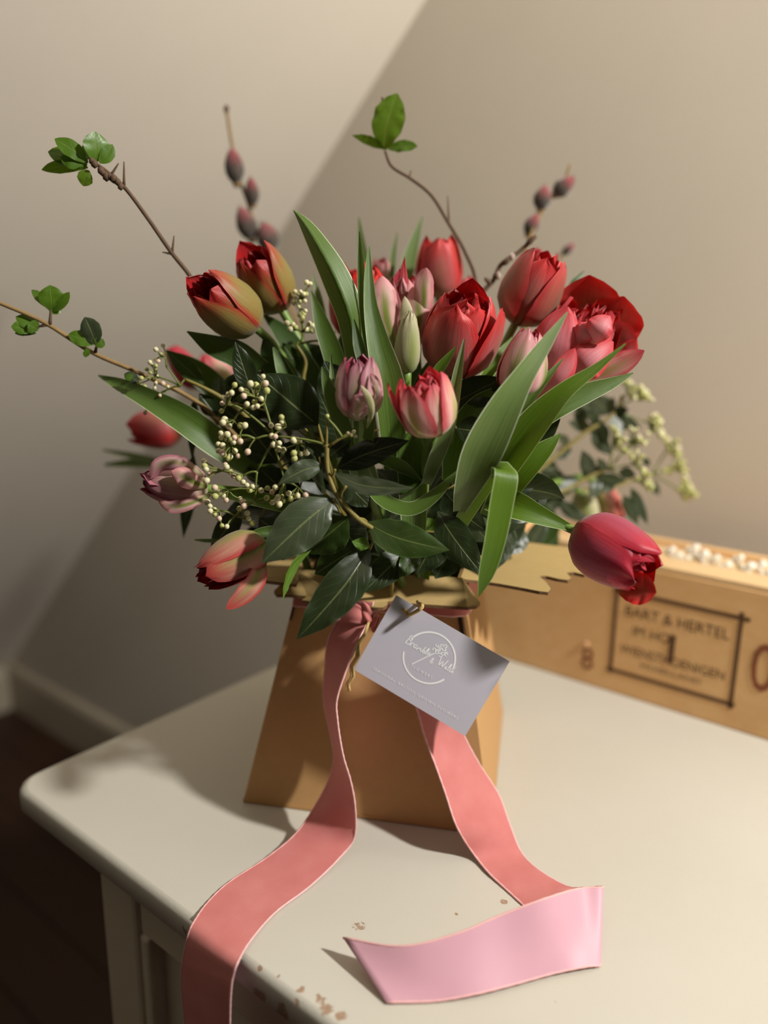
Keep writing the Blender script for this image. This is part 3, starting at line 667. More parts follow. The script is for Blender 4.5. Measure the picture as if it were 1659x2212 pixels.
def tulip(label, base, tip, w, kind, rot=0, rt=.5, inner_rt=.45, dbl=0, p=.7, seed=1, W=1.12, ruf=.05, group=None, stem_keys=None, inner_mat=None, extra=(), stem_w=.0034, Li=.96, outer_n=3, drop=(), dtie=(0, 0, 0), curl=0.0, split=0):
    b, t = P(*base), P(*tip); ax = (t-b); L = ax.length; ax.normalize(); R = w*mpp((b+t)/2)/2*.94
    look = (CAM-b).normalized(); e1 = (look-ax*look.dot(ax)).normalized(); e2 = ax.cross(e1)
    foot = tie(*dtie)+Vector((random.uniform(-.03, .03), random.uniform(-.03, .03), -.02))
    root = empty('tulip', foot, label, 'tulip', group)
    mid = b-ax*.035; keys = [b+ax*.003, mid]+([P(*k) for k in stem_keys] if stem_keys else [])+[(mid+foot)/2+Vector((0, 0, .01)), foot] if not stem_keys else [b+ax*.003]+[P(*k) for k in stem_keys]+[foot]
    tube('stem', keys, stem_w, M['stem'], root, 18, 8)
    rng = random.Random(seed)
    for k in range(outer_n):
        if k in drop: continue
        petal(root, b, ax, e1, e2, L*rng.uniform(.96, 1.03), R, math.radians(rot+360/outer_n*k+rng.uniform(-6, 6)), W, rt+rng.uniform(-.04, .04), kind, p=p, seed=seed+k, ruf=ruf*.9+.03, curl=curl)
    im = inner_mat or kind
    for k in range(3):
        petal(root, b, ax, e1, e2, L*Li*rng.uniform(.95, 1.03), R*.9, math.radians(rot+60+120*k+rng.uniform(-8, 8)), W*1.02, inner_rt+rng.uniform(-.05, .05), im, p=.55, seed=seed+7+k, ruf=ruf)
    for k in range(dbl):
        s = .74-.42*k/max(1, dbl)
        petal(root, b, ax, e1, e2, L*Li*(1.0-.06*(k % 3)), R*s, math.radians(rot+25+137.5*k), W*.95, .6, im, p=.5, seed=seed+20+k, ruf=ruf*3.0+.12, n=12, cols=8)
    for (th, rt2, Ls, Rs, pm, W2, km) in extra:
        petal(root, b, ax, e1, e2, L, R*Rs, math.radians(th), W2, rt2, km, p=pm, Ls=Ls, seed=seed+40+int(th), ruf=ruf)
    return root

def fpetal(parent, ks, w, mat, cup=-.3, roll=0, prof='petal', wave=.12, seed=0):
    keys = pk(*ks); LM['_p'] = PET[mat]; mid = keys[len(keys)//2]
    o = leaf(keys, w*mpp(mid), '_p', parent, prof=prof, roll=roll, cup=cup, wave=wave, n=16, cols=10, name='petal', seed=seed+random.random()); del LM['_p']; return o
PROF['petal'] = [(0, .2), (.1, .45), (.3, .86), (.5, 1.0), (.7, .95), (.85, .7), (.95, .36), (1, .04)]
t_ul = tulip('olive and red tulip lowest of the pair at upper left, leaning left', (551, 706, .600), (422, 606, .560), 132, 'redgreen', rot=66, rt=.60, inner_rt=.60, dbl=7, seed=3, inner_mat='ogreen', W=1.04, p=.85, dtie=(-.03, 0, 0), Li=.93, stem_keys=[(590, 745, .61), (640, 830, .62)])
t_ul2 = tulip('olive and red tulip just right of its twin, upright below the willow catkins', (607, 668, .645), (537, 535, .612), 126, 'redgreen', rot=70, rt=.58, inner_rt=.58, dbl=7, seed=5, inner_mat='ogreen', W=1.02, p=.9, dtie=(-.03, .02, 0), Li=.9, stem_keys=[(635, 715, .645), (680, 810, .64)])
t_sc = tulip('scarlet double tulip half hidden behind the tallest green leaf', (768, 735, .665), (778, 578, .65), 132, 'scarlet', rot=10, rt=.62, inner_rt=.7, dbl=9, seed=8, W=1.15, ruf=.12)
t_pg = tulip('pale pink and green tulip with pointed flaring petals at the centre', (872, 765, .620), (876, 592, .605), 112, 'pinkgreen', rot=-38, rt=.78, inner_rt=.5, dbl=3, seed=9, W=.82, p=1.0, ruf=.05, inner_mat='pinkgreen', extra=((-14, .3, 1.22, .7, 1.1, .62, 'rosy'),))
t_bk = tulip('closed red tulip standing highest at the back', (948, 642, .720), (949, 508, .705), 112, 'red', rot=0, rt=.56, inner_rt=.55, dbl=3, seed=11, W=1.0, p=.8, inner_mat='scarlet', ruf=.04)
t_big = tulip('big rose red tulip opening at the centre of the bouquet', (978, 806, .585), (1008, 640, .560), 168, 'red', rot=-22, rt=.62, inner_rt=.66, dbl=7, seed=13, W=1.12, p=.62, inner_mat='red', ruf=.07, extra=((172, .6, 1.12, 1.02, .9, 1.0, 'red'), (70, .92, .98, 1.08, .8, .8, 'red')), Li=1.0)
t_r1 = tulip('rose tulip with olive flush beside the dark willow twig', (1113, 700, .630), (1186, 548, .610), 144, 'rose', rot=64, rt=.56, inner_rt=.56, dbl=6, seed=17, W=.95, p=.8, inner_mat='red', ruf=.06, dtie=(.02, .02, 0), stem_keys=[(1085, 755, .63), (1040, 860, .635)])
t_pe = tulip('wide open rose red double tulip at the far right of the bouquet', (1205, 838, .625), (1285, 672, .592), 150, 'rosy', rot=15, rt=.86, inner_rt=.8, dbl=12, seed=19, W=1.05, p=.45, inner_mat='rosy', ruf=.14, dtie=(.03, 0, 0), Li=.98,
             stem_keys=[(1165, 890, .63), (1100, 980, .635)])
t_bd = tulip('pink and green striped tulip bud behind the broad diagonal leaf', (1114, 862, .545), (1149, 710, .540), 118, 'pinkgreen', rot=-22, rt=.34, inner_rt=.42, dbl=2, seed=23, W=.72, outer_n=4, p=.75, ruf=.04, dtie=(.02, -.02, 0), stem_keys=[(1098, 905, .55), (1060, 1000, .57)])
t_wh = tulip('closed greenish white tulip bud below the pale pink tulip', (879, 808, .565), (885, 670, .560), 64, 'cream', rot=20, rt=.3, inner_rt=.3, dbl=1, seed=29, W=1.05, p=.9, ruf=.05)
t_du = tulip('dusty pink double tulip bud nearest the front, left of the coral one', (772, 908, .512), (779, 768, .508), 114, 'dusty', rot=-70, rt=.60, inner_rt=.6, dbl=9, seed=31, W=.80, Li=.92, p=.6, ruf=.13, dtie=(0, -.03, 0), stem_keys=[(776, 955, .52), (800, 1060, .55)])
t_co = tulip('coral and white tulip opening at the front centre', (936, 940, .500), (908, 812, .488), 134, 'coral', rot=-28, rt=.74, inner_rt=.72, dbl=7, seed=37, W=.74, outer_n=4, p=.8, ruf=.08, dtie=(0, -.03, 0), extra=((-95, 1.12, .98, 1.0, .9, .6, 'coral'),), stem_keys=[(924, 985, .515), (912, 1080, .55)], stem_w=.0042)
t_dl = tulip('dusty pink tulip bud pointing left below the white flower sprig', (449, 1056, .545), (306, 1040, .530), 100, 'dusty', rot=12, rt=.36, inner_rt=.4, dbl=5, seed=41, W=1.08, p=.7, ruf=.06, dtie=(-.03, -.02, 0), extra=((85, .62, .86, 1.08, .8, .6, 'dusty'),), stem_keys=[(500, 1060, .55), (600, 1080, .58)])
t_bl = tulip('peach and red tulip drooping over the left end of the flap', (576, 1172, .520), (432, 1252, .492), 122, 'peach', rot=58, rt=.55, inner_rt=.6, dbl=5, seed=43, W=1.0, p=.65, ruf=.05, inner_mat='peach', dtie=(-.03, -.03, 0), drop=(2,), stem_keys=[(610, 1165, .525), (690, 1150, .56)])
t_br = tulip('magenta red tulip drooping to the right over the crate', (1246, 1148, .520), (1408, 1240, .470), 160, 'magenta', rot=-78, rt=.62, inner_rt=.6, dbl=6, seed=47, W=1.08, p=.38, ruf=.06, inner_mat='magenta', dtie=(.03, -.02, 0), stem_keys=[(1200, 1128, .53), (1100, 1095, .56)])
t_fl = tulip('blurred red tulip behind the long leaf at far left', (398, 925, .760), (276, 925, .750), 96, 'red', rot=20, rt=.5, inner_rt=.5, dbl=3, seed=53, W=1.1, dtie=(-.03, .03, 0), stem_keys=[(450, 930, .75), (560, 960, .70)])
t_f2 = tulip('blurred deep pink tulip tip showing behind the left flower sprig', (432, 838, .780), (365, 748, .775), 66, 'magenta', rot=0, rt=.4, seed=59, dtie=(-.02, .04, 0), stem_keys=[(480, 880, .76), (560, 960, .70)])
t_f3 = tulip('blurred salmon tulip behind the dark leaves at left', (500, 850, .760), (440, 765, .750), 74, 'coral', rot=20, rt=.5, seed=61, dtie=(-.02, .03, 0), stem_keys=[(530, 890, .74), (600, 960, .70)])
t_f4 = tulip('pale pink tulip tip behind the scarlet double tulip', (822, 660, .760), (824, 556, .750), 64, 'pinkgreen', rot=30, rt=.45, seed=67, dtie=(0, .04, 0))
t_f5 = tulip('rose pink tulip tip behind the big red tulip and below the twig', (1008, 690, .740), (1006, 598, .735), 58, 'coral', rot=10, rt=.4, inner_mat='red', seed=71, dtie=(0, .04, 0))
t_f6 = tulip('small pink tulip tip peeping over the rose tulip at upper right', (1150, 640, .720), (1178, 538, .715), 74, 'coral', rot=-20, rt=.75, inner_rt=.7, seed=73, W=.8, p=.9, dtie=(.02, .04, 0))
t_f7 = tulip('slim white tulip bud behind the broad diagonal leaf', (1098, 915, .555), (1118, 842, .55), 32, 'cream', rot=10, rt=.3, seed=79, dtie=(.01, 0, 0), stem_keys=[(1080, 960, .56), (1050, 1040, .58)])
t_f8 = tulip('blurred peach tulip low behind the drooping magenta one', (1300, 1050, .800), (1330, 1130, .790), 62, 'peach', rot=20, rt=.6, seed=83, dtie=(.03, .04, 0), stem_keys=[(1260, 1030, .79), (1150, 1080, .74)])
t_f9 = tulip('blurred yellow green tulip low behind the magenta tulip', (1252, 1060, .780), (1282, 1138, .770), 58, 'cream', rot=0, rt=.5, seed=89, dtie=(.03, .03, 0), stem_keys=[(1220, 1040, .77), (1130, 1090, .72)])
t_f10 = tulip('crumpled pink tulip under the open rose red one', (1140, 890, .60), (1225, 820, .585), 60, 'rosy', rot=0, rt=.6, dbl=3, ruf=.15, seed=97, dtie=(.02, 0, 0), stem_keys=[(1110, 930, .60), (1060, 1020, .60)])

for ks, w, mt, cp_ in (([(1255, 720, .625), (1268, 660, .625), (1273, 594, .612)], 150, 'scarlet', .35), ([(1285, 730, .62), (1325, 690, .615), (1348, 640, .603)], 130, 'scarlet', .35), ([(1300, 750, .61), (1335, 730, .60), (1362, 700, .59)], 90, 'red', .3),
        ([(1202, 836, .60), (1196, 760, .575), (1226, 662, .575)], 104, 'rosy', -.35), ([(1212, 832, .595), (1262, 786, .566), (1325, 738, .572)], 84, 'rosy', -.35), ([(1140, 858, .578), (1206, 816, .560), (1242, 752, .562)], 50, 'rosy', -.3),
        ([(1222, 828, .60), (1300, 806, .588), (1392, 757, .575)], 56, 'coral', -.35), ([(1310, 800, .60), (1345, 772, .592), (1374, 733, .588)], 44, 'red', -.3), ([(1262, 750, .578), (1292, 712, .562), (1318, 682, .566)], 60, 'rosy', -.3), ([(1240, 752, .580), (1262, 720, .568), (1284, 700, .57)], 50, 'rosy', -.3), ([(1190, 842, .60), (1235, 830, .592), (1300, 812, .595)], 46, 'scarlet', -.2)):
    fpetal(t_pe, ks, w, mt, cp_)
fpetal(t_du, [(774, 908, .502), (772, 888, .493), (780, 868, .489), (792, 852, .489)], 40, 'dusty', -.5, wave=.3); fpetal(t_du, [(792, 925, .499), (802, 890, .490), (796, 860, .487), (779, 832, .488)], 17, 'cream', -.3)
fpetal(t_du, [(806, 880, .496), (816, 850, .490), (810, 826, .491), (800, 806, .496)], 22, 'dusty', -.3, wave=.5)
fpetal(t_dl, [(455, 1068, .536), (415, 1086, .526), (372, 1094, .524), (340, 1076, .526)], 30, 'pinkgreen', -.3); fpetal(t_dl, [(448, 1052, .535), (415, 1040, .519), (392, 1028, .517), (370, 1018, .518)], 44, 'pinkgreen', -.3); fpetal(t_dl, [(440, 1030, .535), (390, 1000, .522), (345, 1004, .522), (326, 1034, .522)], 34, 'dusty', -.35)
fpetal(t_bl, [(568, 1200, .512), (548, 1258, .494), (489, 1316, .486)], 46, 'peach', .35, roll=20)
fpetal(t_pg, [(905, 745, .598), (915, 660, .588), (916, 610, .585), (921, 578, .583)], 44, 'pinkgreen', -.3); fpetal(t_pg, [(858, 760, .598), (836, 690, .588), (830, 640, .587), (826, 596, .589)], 64, 'pinkgreen', -.35, roll=-12); fpetal(t_pg, [(888, 750, .596), (905, 690, .588), (900, 650, .589), (892, 618, .593)], 52, 'pinkgreen', -.3); fpetal(t_pg, [(872, 765, .592), (880, 700, .586), (874, 640, .588)], 30, 'cream', -.3)
fpetal(t_br, [(1252, 1150, .508), (1300, 1172, .482), (1345, 1198, .470), (1382, 1218, .468)], 56, 'magenta', -.35); fpetal(t_br, [(1330, 1262, .488), (1380, 1272, .472), (1418, 1280, .464)], 70, 'scarlet', .3)

# long tulip leaves, each on the tulip it grows from
bleaf(t_sc, [(800, 960, .60), (772, 800, .575), (757, 690, .565), (724, 602, .565), (686, 530, .570), (655, 480, .578), (634, 454, .585)], [40, 46, 62, 64, 48, 28, 3], 'tulip', cup=.05, fold=-1.1, roll=4, label='tall green leaf folded along its middle with a pale edge')
bleaf(t_wh, [(850, 1010, .545), (846, 920, .535), (838, 830, .528), (816, 740, .53), (800, 660, .535), (796, 590, .54), (797, 532, .545)], [46, 58, 70, 50, 30, 18, 3], 'tulip', cup=.25, fold=.1, roll=-10)
bleaf(t_pg, [(815, 820, .57), (797, 720, .57), (785, 630, .57), (780, 560, .575), (776, 500, .58)], [20, 28, 24, 16, 3], 'tulip', roll=30, fold=.2)
bleaf(t_bk, [(800, 640, .72), (785, 560, .72), (775, 470, .72)], [26, 24, 3], 'pale', roll=10)
bleaf(t_bk, [(868, 640, .74), (885, 560, .745), (912, 468, .75)], [30, 30, 3], 'pale', roll=0)
bleaf(t_f4, [(846, 600, .74), (850, 550, .74), (858, 502, .74)], [12, 11, 2], 'pale')
bleaf(t_du, [(755, 990, .515), (742, 925, .508), (722, 870, .505), (706, 825, .506), (696, 792, .508)], [30, 40, 36, 22, 3], 'tulip', cup=.2, roll=15)
bleaf(t_du, [(790, 800, .52), (775, 745, .522), (764, 690, .525)], [24, 24, 4], 'dark', fold=.4)
bleaf(t_du, [(725, 885, .52), (718, 830, .525), (715, 766, .53)], [12, 12, 3], 'pale', fold=.3)
bleaf(t_du, [(795, 950, .505), (800, 890, .500), (790, 850, .497), (781, 826, .497)], [26, 22, 12, 2], 'tulip', roll=20)
bleaf(t_co, [(966, 960, .505), (978, 890, .512), (990, 810, .515), (1003, 732, .52)], [26, 28, 22, 3], 'pale', fold=.3, roll=20)
bleaf(t_big, [(935, 860, .55), (945, 805, .548), (968, 772, .546), (985, 749, .545)], [24, 24, 15, 2], 'bright', fold=.2)
bleaf(t_co, [(920, 1045, .515), (942, 985, .503), (962, 940, .495), (978, 895, .492), (986, 868, .492)], [22, 34, 28, 14, 2], 'pale', cup=.3, roll=-20)
bleaf(t_bd, [(992, 1104, .520), (1010, 1050, .502), (1040, 975, .492), (1084, 888, .490), (1128, 815, .494), (1176, 745, .502), (1226, 674, .510)], [26, 58, 88, 76, 50, 30, 3], 'pale', cup=.22, fold=.08, roll=-14, n=26, label='broad diagonal leaf with a grey bloom')
bleaf(t_bd, [(1060, 1060, .535), (1105, 985, .525), (1165, 905, .518), (1222, 845, .515), (1290, 795, .517), (1352, 742, .52)], [50, 74, 66, 40, 20, 3], 'bright', cup=.2, fold=.25, roll=15, n=24)
bleaf(t_f7, [(1075, 980, .53), (1125, 890, .53), (1180, 820, .535), (1216, 775, .54)], [30, 30, 18, 3], 'tulip', fold=.3, roll=25)
bleaf(t_pe, [(1120, 935, .55), (1190, 885, .545), (1262, 850, .548), (1320, 828, .552), (1368, 806, .556)], [50, 52, 44, 26, 3], 'tulip', cup=.2, roll=-10, n=22)
bleaf(t_pe, [(1180, 880, .60), (1205, 840, .60), (1238, 800, .60)], [14, 14, 2], 'bright', fold=.3)
bleaf(t_f10, [(1060, 1120, .545), (1100, 1050, .535), (1140, 1005, .532), (1180, 968, .533), (1211, 937, .536)], [50, 62, 58, 36, 3], 'bright', cup=.2, fold=.1, roll=12)
# hooped leaf that folds over and hangs down in front of the flap
hk = pk((975, 1165, .54), (1010, 1105, .518), (1050, 1045, .500), (1080, 1014, .488), (1092, 1022, .480), (1082, 1090, .476), (1068, 1170, .474), (1050, 1240, .474), (1034, 1288, .476))
leaf(hk, pxw(hk, [28, 34, 38, 50, 58, 58, 50, 36, 3]), 'bright', t_co, cup=.12, fold=0, n=34, roll=20, roll2=0, face=(0.25, -.9, .45), label='bright green leaf folded over and hanging down')
bleaf(t_br, [(1060, 1080, .545), (1110, 1092, .528), (1160, 1112, .523), (1210, 1132, .522), (1252, 1148, .522)], [50, 62, 44, 24, 6], 'bright', cup=.2, fold=.15, roll=10)
bleaf(t_dl, [(640, 1050, .60), (560, 1015, .585), (470, 960, .575), (395, 905, .572), (320, 862, .578), (260, 832, .59), (212, 811, .60)], [30, 50, 62, 62, 44, 28, 3], 'tulip', cup=.3, fold=.1, roll=-8, n=24, label='long green leaf reaching out to the left')
bleaf(t_ul, [(560, 800, .60), (510, 762, .59), (460, 745, .585), (404, 716, .585)], [60, 62, 48, 3], 'dark', cup=.2, roll=20)
bleaf(t_f3, [(500, 870, .64), (440, 815, .635), (395, 785, .635), (357, 757, .64)], [50, 54, 40, 3], 'dark', cup=.2)
bleaf(t_ul2, [(740, 830, .60), (718, 760, .598), (696, 700, .60), (672, 628, .605)], [44, 44, 34, 3], 'tulip', cup=.2, roll=10)
bleaf(t_ul2, [(700, 690, .66), (688, 640, .66), (674, 590, .665)], [14, 14, 2], 'pale')
bleaf(t_ul2, [(720, 900, .63), (660, 800, .63), (610, 720, .64), (570, 680, .645)], [56, 56, 40, 6], 'dark', cup=.2, roll=-15)
bleaf(t_ul, [(680, 900, .61), (620, 830, .60), (585, 770, .60), (572, 730, .605)], [60, 60, 50, 10], 'dark', cup=.2, roll=20)
bleaf(t_ul, [(640, 860, .60), (615, 800, .595), (590, 750, .595)], [44, 46, 4], 'tulip', roll=-30)
# u-shaped leaf curling across the front
uk = pk((770, 990, .535), (800, 1050, .52), (840, 1088, .508), (890, 1100, .502), (940, 1070, .504), (988, 1016, .51))
leaf(uk, pxw(uk, [34, 40, 44, 44, 40, 3]), 'tulip', t_co, cup=.1, roll=42, roll2=50, n=26)
bleaf(t_co, [(820, 990, .53), (865, 1005, .522), (912, 1040, .522)], [24, 34, 4], 'tulip', roll=-35)
bleaf(t_co, [(895, 1160, .54), (892, 1050, .53), (890, 960, .525), (905, 930, .525)], [50, 62, 56, 20], 'tulip', cup=.3)
bleaf(t_du, [(800, 1060, .55), (770, 980, .535), (745, 915, .53)], [50, 54, 20], 'tulip', cup=.3)
bleaf(t_bk, [(1010, 1000, .60), (1035, 900, .595), (1085, 790, .60), (1110, 730, .61)], [60, 70, 60, 10], 'bright', cup=.2)
bleaf(t_r1, [(1000, 960, .585), (1050, 880, .585), (1100, 800, .59), (1130, 740, .60)], [50, 56, 44, 6], 'tulip', cup=.2, roll=-15)
bleaf(t_big, [(985, 1040, .56), (1000, 950, .555), (1045, 880, .56), (1085, 835, .565)], [60, 76, 66, 10], 'bright', cup=.2, roll=10)
bleaf(t_pg, [(880, 990, .60), (872, 900, .60), (880, 820, .605), (905, 750, .61)], [70, 84, 70, 6], 'dark', cup=.2); bleaf(t_big, [(945, 980, .60), (930, 900, .60), (925, 830, .60), (935, 770, .60)], [60, 70, 60, 6], 'dark', cup=.2, roll=15); bleaf(t_sc, [(730, 930, .63), (735, 830, .625), (750, 750, .625), (752, 690, .63)], [60, 70, 50, 6], 'dark', cup=.2)
bleaf(t_fl, [(360, 1000, .80), (290, 1000, .80), (226, 1004, .80)], [20, 20, 6], 'pale'); bleaf(t_fl, [(350, 1000, .80), (290, 985, .80), (222, 972, .80)], [14, 14, 4], 'pale')
bleaf(t_bl, [(640, 1160, .53), (600, 1150, .518), (560, 1150, .515), (535, 1156, .515)], [30, 30, 18, 3], 'tulip', cup=.3)
bleaf(t_bl, [(470, 1168, .55), (445, 1168, .555), (420, 1166, .56)], [8, 8, 3], 'tulip')
bleaf(t_dl, [(640, 1100, .55), (560, 1078, .545), (500, 1065, .545), (460, 1060, .548)], [26, 34, 30, 14], 'bright', cup=.35)
bleaf(t_bd, [(915, 1250, .56), (925, 1190, .56), (935, 1120, .565)], [24, 26, 22], 'bright', cup=.4)
bleaf(t_f9, [(1155, 1090, .74), (1190, 1140, .735), (1150, 1205, .73)], [40, 40, 4], 'dark'); bleaf(t_f8, [(1170, 1120, .76), (1195, 1160, .755), (1188, 1204, .75)], [30, 26, 4], 'dark')

# ------------------------------------------------------------------ viburnum
def bud_proto(name, mat, stretch=1.12):
    bm = bmesh.new(); bmesh.ops.create_icosphere(bm, subdivisions=2, radius=.001)
    for v in bm.verts:
        r = 1+.06*noise.noise(v.co*1800)
        v.co = Vector((v.co.x*r, v.co.y*r, v.co.z*stretch*r)); v.co *= (1-.10*max(0, v.co.z/.001-.75)*4*.3)
    o = bm_obj(name, bm, mat, smooth=True); return o
PB = [bud_proto('flower_bud', M[k]) for k in ('bud', 'bud_pink', 'bud_green')]
def umbel(parent, buds, hubs, hub_par, Y, r_px, spread=.008, origin=None, seed=1, kinds=(0, 0, 0, 1, 2), stalk=.0005, flat=0.0):
    """flower head: hubs are branching points (x, y), hub_par[i] their parent hub (-1 = origin point); buds hang on the nearest hub"""
    rng = random.Random(seed)
    hp = [P(x, y, Y+rng.uniform(-.2, .6)*spread) for x, y in hubs]; lists = []
    for i, pr in enumerate(hub_par):
        a = hp[pr] if pr >= 0 else origin
        if (hp[i]-a).length > .0005: lists.append(([a, a.lerp(hp[i], .5)+Vector((0, 0, .001)), hp[i]], stalk*1.9, stalk*1.4))
    pts = []
    for (x, y) in buds:
        k = min(range(len(hubs)), key=lambda i: (hubs[i][0]-x)**2+(hubs[i][1]-y)**2)
        pt = P(x, y, Y+rng.uniform(-1, .8)*spread+flat*(x-hubs[0][0])); lists.append(([hp[k], hp[k].lerp(pt, .55)+Vector((rng.uniform(-.001, .001), 0, rng.uniform(-.001, .001))), pt], stalk*1.1, stalk)); pts.append((pt, hp[k]))
    fc = tubes('flower_stalks', lists, M['stalk'], parent, 5, 5)
    for pt, h in pts:
        pr = PB[rng.choice(kinds)]; q = (pt-h).to_track_quat('Z', 'Y').to_euler()
        copy_part(pr, fc, pt, r_px*mpp(pt)*1000*rng.uniform(.82, 1.15), q)
    return fc
za = lambda pts: [(440+x/6.636, 790+y/6.636) for x, y in pts]
zb = lambda pts: [(420+x/6.144, 960+y/6.144) for x, y in pts]
v_front = empty('viburnum_sprig', tie(-.01, -.05, 0), 'front viburnum sprig with cream flower buds and broad dark leaves hanging over the flap', 'foliage')
stem_k = pk((706, 960, .500), (708, 1015, .497), (724, 1062, .494), (770, 1118, .494), (826, 1160, .503)); stem_k.append(tie(0, -.055, .015))
tube('stem', stem_k, .0015, M['vib_stem'], v_front, 36, 8, .0018)
tube('side_stalk', pk((705, 968, .50), (706, 935, .499), (707, 900, .499)), .0010, M['vib_stem'], v_front, 6, 6, .0008)
tube('side_stalk', pk((716, 1035, .496), (722, 1020, .494), (724, 1014, .493)), .0010, M['vib_stem'], v_front, 5, 6, .0008)
tube('side_stalk', pk((738, 1085, .494), (738, 1065, .491), (748, 1050, .489)), .0010, M['vib_stem'], v_front, 5, 6, .0008)
tube('side_stalk', pk((710, 965, .499), (735, 948, .497), (762, 938, .497)), .0010, M['vib_stem'], v_front, 5, 6, .0007)
b1 = [(850,155),(885,255),(905,358),(445,275),(672,258),(750,280),(742,385),(537,340),(605,372),(575,435),(400,390),(350,410),(290,460),(315,500),(265,540),(255,650),(825,475),(728,515),(620,550),(770,580),(710,600),(300,770),(275,815),(365,865),(530,860),(592,855),(965,855),(1115,740),(1125,810),(1065,875),(245,965),(250,1030),(340,985),(330,1050),(440,1030),(430,1100),(525,1085),(390,1060),(210,1125),(270,1140),(215,1220),(265,1245),(290,1280),(450,1220),(355,1330),(380,1300),(495,1295),(630,1235),(975,1005),(1025,1015),(1085,1110),(1000,1130),(1075,1195),(1148,1205),(1290,1070),(1365,1085),(1290,1255),(1395,1265),(1475,1245),(1300,1330)]
h1 = [(1000,1010),(560,630),(330,560),(870,540),(740,450),(735,1050),(520,1000),(390,1140),(1180,870),(1360,1125),(430,780)]
umbel(v_front, za(b1), za(h1), [-1, 0, 1, 0, 3, 0, 5, 5, 0, -1, 1], .508, 6.6, .009, stem_k[0], 3, stalk=.00050)
b2 = [(130,220),(135,285),(155,330),(260,355),(203,390),(160,480),(270,575),(338,630),(272,690),(385,680),(420,740),(425,300),(410,270),(475,365),(520,420),(585,450),(645,500),(695,540),(735,610),(770,560),(885,610),(170,765),(205,820),(265,865),(210,885),(270,930),(330,985),(365,1080),(430,1090),(610,720),(640,760),(660,820),(595,850),(700,915),(720,985),(770,1045),(970,580),(1075,570),(1030,630),(960,710),(1035,770),(1110,700),(1150,690),(1125,795),(1180,750),(1085,740),(1250,650),(1275,720),(1370,680),(1330,690),(1480,675)]
h2 = [(830,360),(640,420),(810,600),(540,950),(810,750),(450,610),(370,350),(1200,500),(1370,565),(330,880)]
umbel(v_front, zb(b2), zb(h2), [-1, 0, 0, 4, 2, 2, 1, -1, 7, 3], .512, 6.4, .009, P(590, 955, .508), 5, stalk=.00048)
umbel(v_front, [(707, 899), (764, 933), (759, 940), (752, 936), (768, 942)], [(760, 938), (706, 903)], [-1, -1], .497, 4.5, .001, P(740, 945, .497), 6, stalk=.0005)
vleaf(v_front, (720, 1079, .496), (566, 1216, .478), 104, 'vib_grey', bow=.02, bend=.06, roll=-4)
vleaf(v_front, (798, 1186, .500), (641, 1381, .470), 92, 'vib', bow=-.03, bend=.08, fold=.22, roll=-10)
vleaf(v_front, (792, 1128, .500), (970, 1188, .480), 78, 'vib_green', bow=.05, bend=.05, roll=10)
vleaf(v_front, (945, 1105, .525), (1042, 1241, .500), 76, 'vib', bow=.02, bend=.06)
vleaf(v_front, (699, 1008, .500), (603, 1045, .492), 46, 'vib_grey', bow=.08, bend=.05, roll=-6)
vleaf(v_front, (722, 1022, .497), (893, 1054, .488), 46, 'vib', bow=.08, bend=.04, roll=28)
vleaf(v_front, (728, 1012, .505), (884, 952, .500), 62, 'vib', bow=-.04, roll=10)
vleaf(v_front, (886, 1182, .510), (784, 1280, .488), 66, 'vib', bow=.0, bend=.05, fold=.2)
vleaf(v_front, (905, 1184, .508), (862, 1248, .492), 44, 'vib_green', bend=.04)
vleaf(v_front, (704, 985, .503), (655, 945, .505), 34, 'vib_grey'); vleaf(v_front, (712, 985, .502), (758, 950, .502), 36, 'vib'); vleaf(v_front, (745, 1040, .506), (800, 1095, .510), 60, 'vib')
yl = vleaf(v_front, (672, 1188, .510), (610, 1298, .486), 28, 'young', bow=.12, bend=.05, roll=50, fold=.3)
vleaf(v_front, (752, 1120, .515), (660, 1195, .520), 90, 'vib_green'); vleaf(v_front, (760, 1190, .53), (680, 1240, .525), 70, 'vib_green'); vleaf(v_front, (800, 1180, .515), (760, 1170, .51), 30, 'young')
for ky in (((812, 1155, .503), (805, 1172, .5), (798, 1187, .500)), ((775, 1120, .494), (785, 1122, .497), (792, 1128, .5)), ((735, 1108, .494), (728, 1090, .494), (720, 1079, .496))):
    tube('leaf_stalk', pk(*ky), .0011, M['vib_stem'], v_front, 5, 6)

zc = lambda pts: [(x/3.95, 560+y/3.95) for x, y in pts]
v_left = empty('viburnum_sprig', tie(-.03, .0, 0), 'viburnum sprig with small cream buds at upper left over the long leaf', 'foliage')
lk = pk((400, 820, .585), (440, 838, .585), (480, 860, .590), (540, 910, .60)); lk.append(tie(-.03, 0, .02)); tube('stem', lk, .0013, M['vib_stem'], v_left, 20, 7, .0022)
umbel(v_left, zc([(1330,770),(1370,810),(1390,735),(1280,880),(1330,855),(1330,910),(1325,935),(1252,938),(1285,965),(1205,1015),(1195,1060),(1270,1010),(1235,1090),(1330,1055),(1320,1100),(1433,1088),(1365,1162),(1190,1190),(1215,1230),(1240,1310),(1345,1000),(1390,1060),(1300,900),(1350,870)]), zc([(1540,1085),(1420,920),(1330,1000),(1410,830),(1440,1110),(1270,1210)]), [-1, 0, 0, 1, 0, 4], .582, 4.8, .008, lk[0], 7, kinds=(0, 0, 2, 2, 1), stalk=.00045)
vleaf(v_left, (440, 830, .60), (360, 756, .60), 40, 'vib_green'); vleaf(v_left, (480, 870, .60), (540, 800, .595), 56, 'vib'); vleaf(v_left, (470, 860, .60), (475, 810, .59), 30, 'vib')
zd = lambda pts: [(380+x/3.77, 450+y/3.77) for x, y in pts]
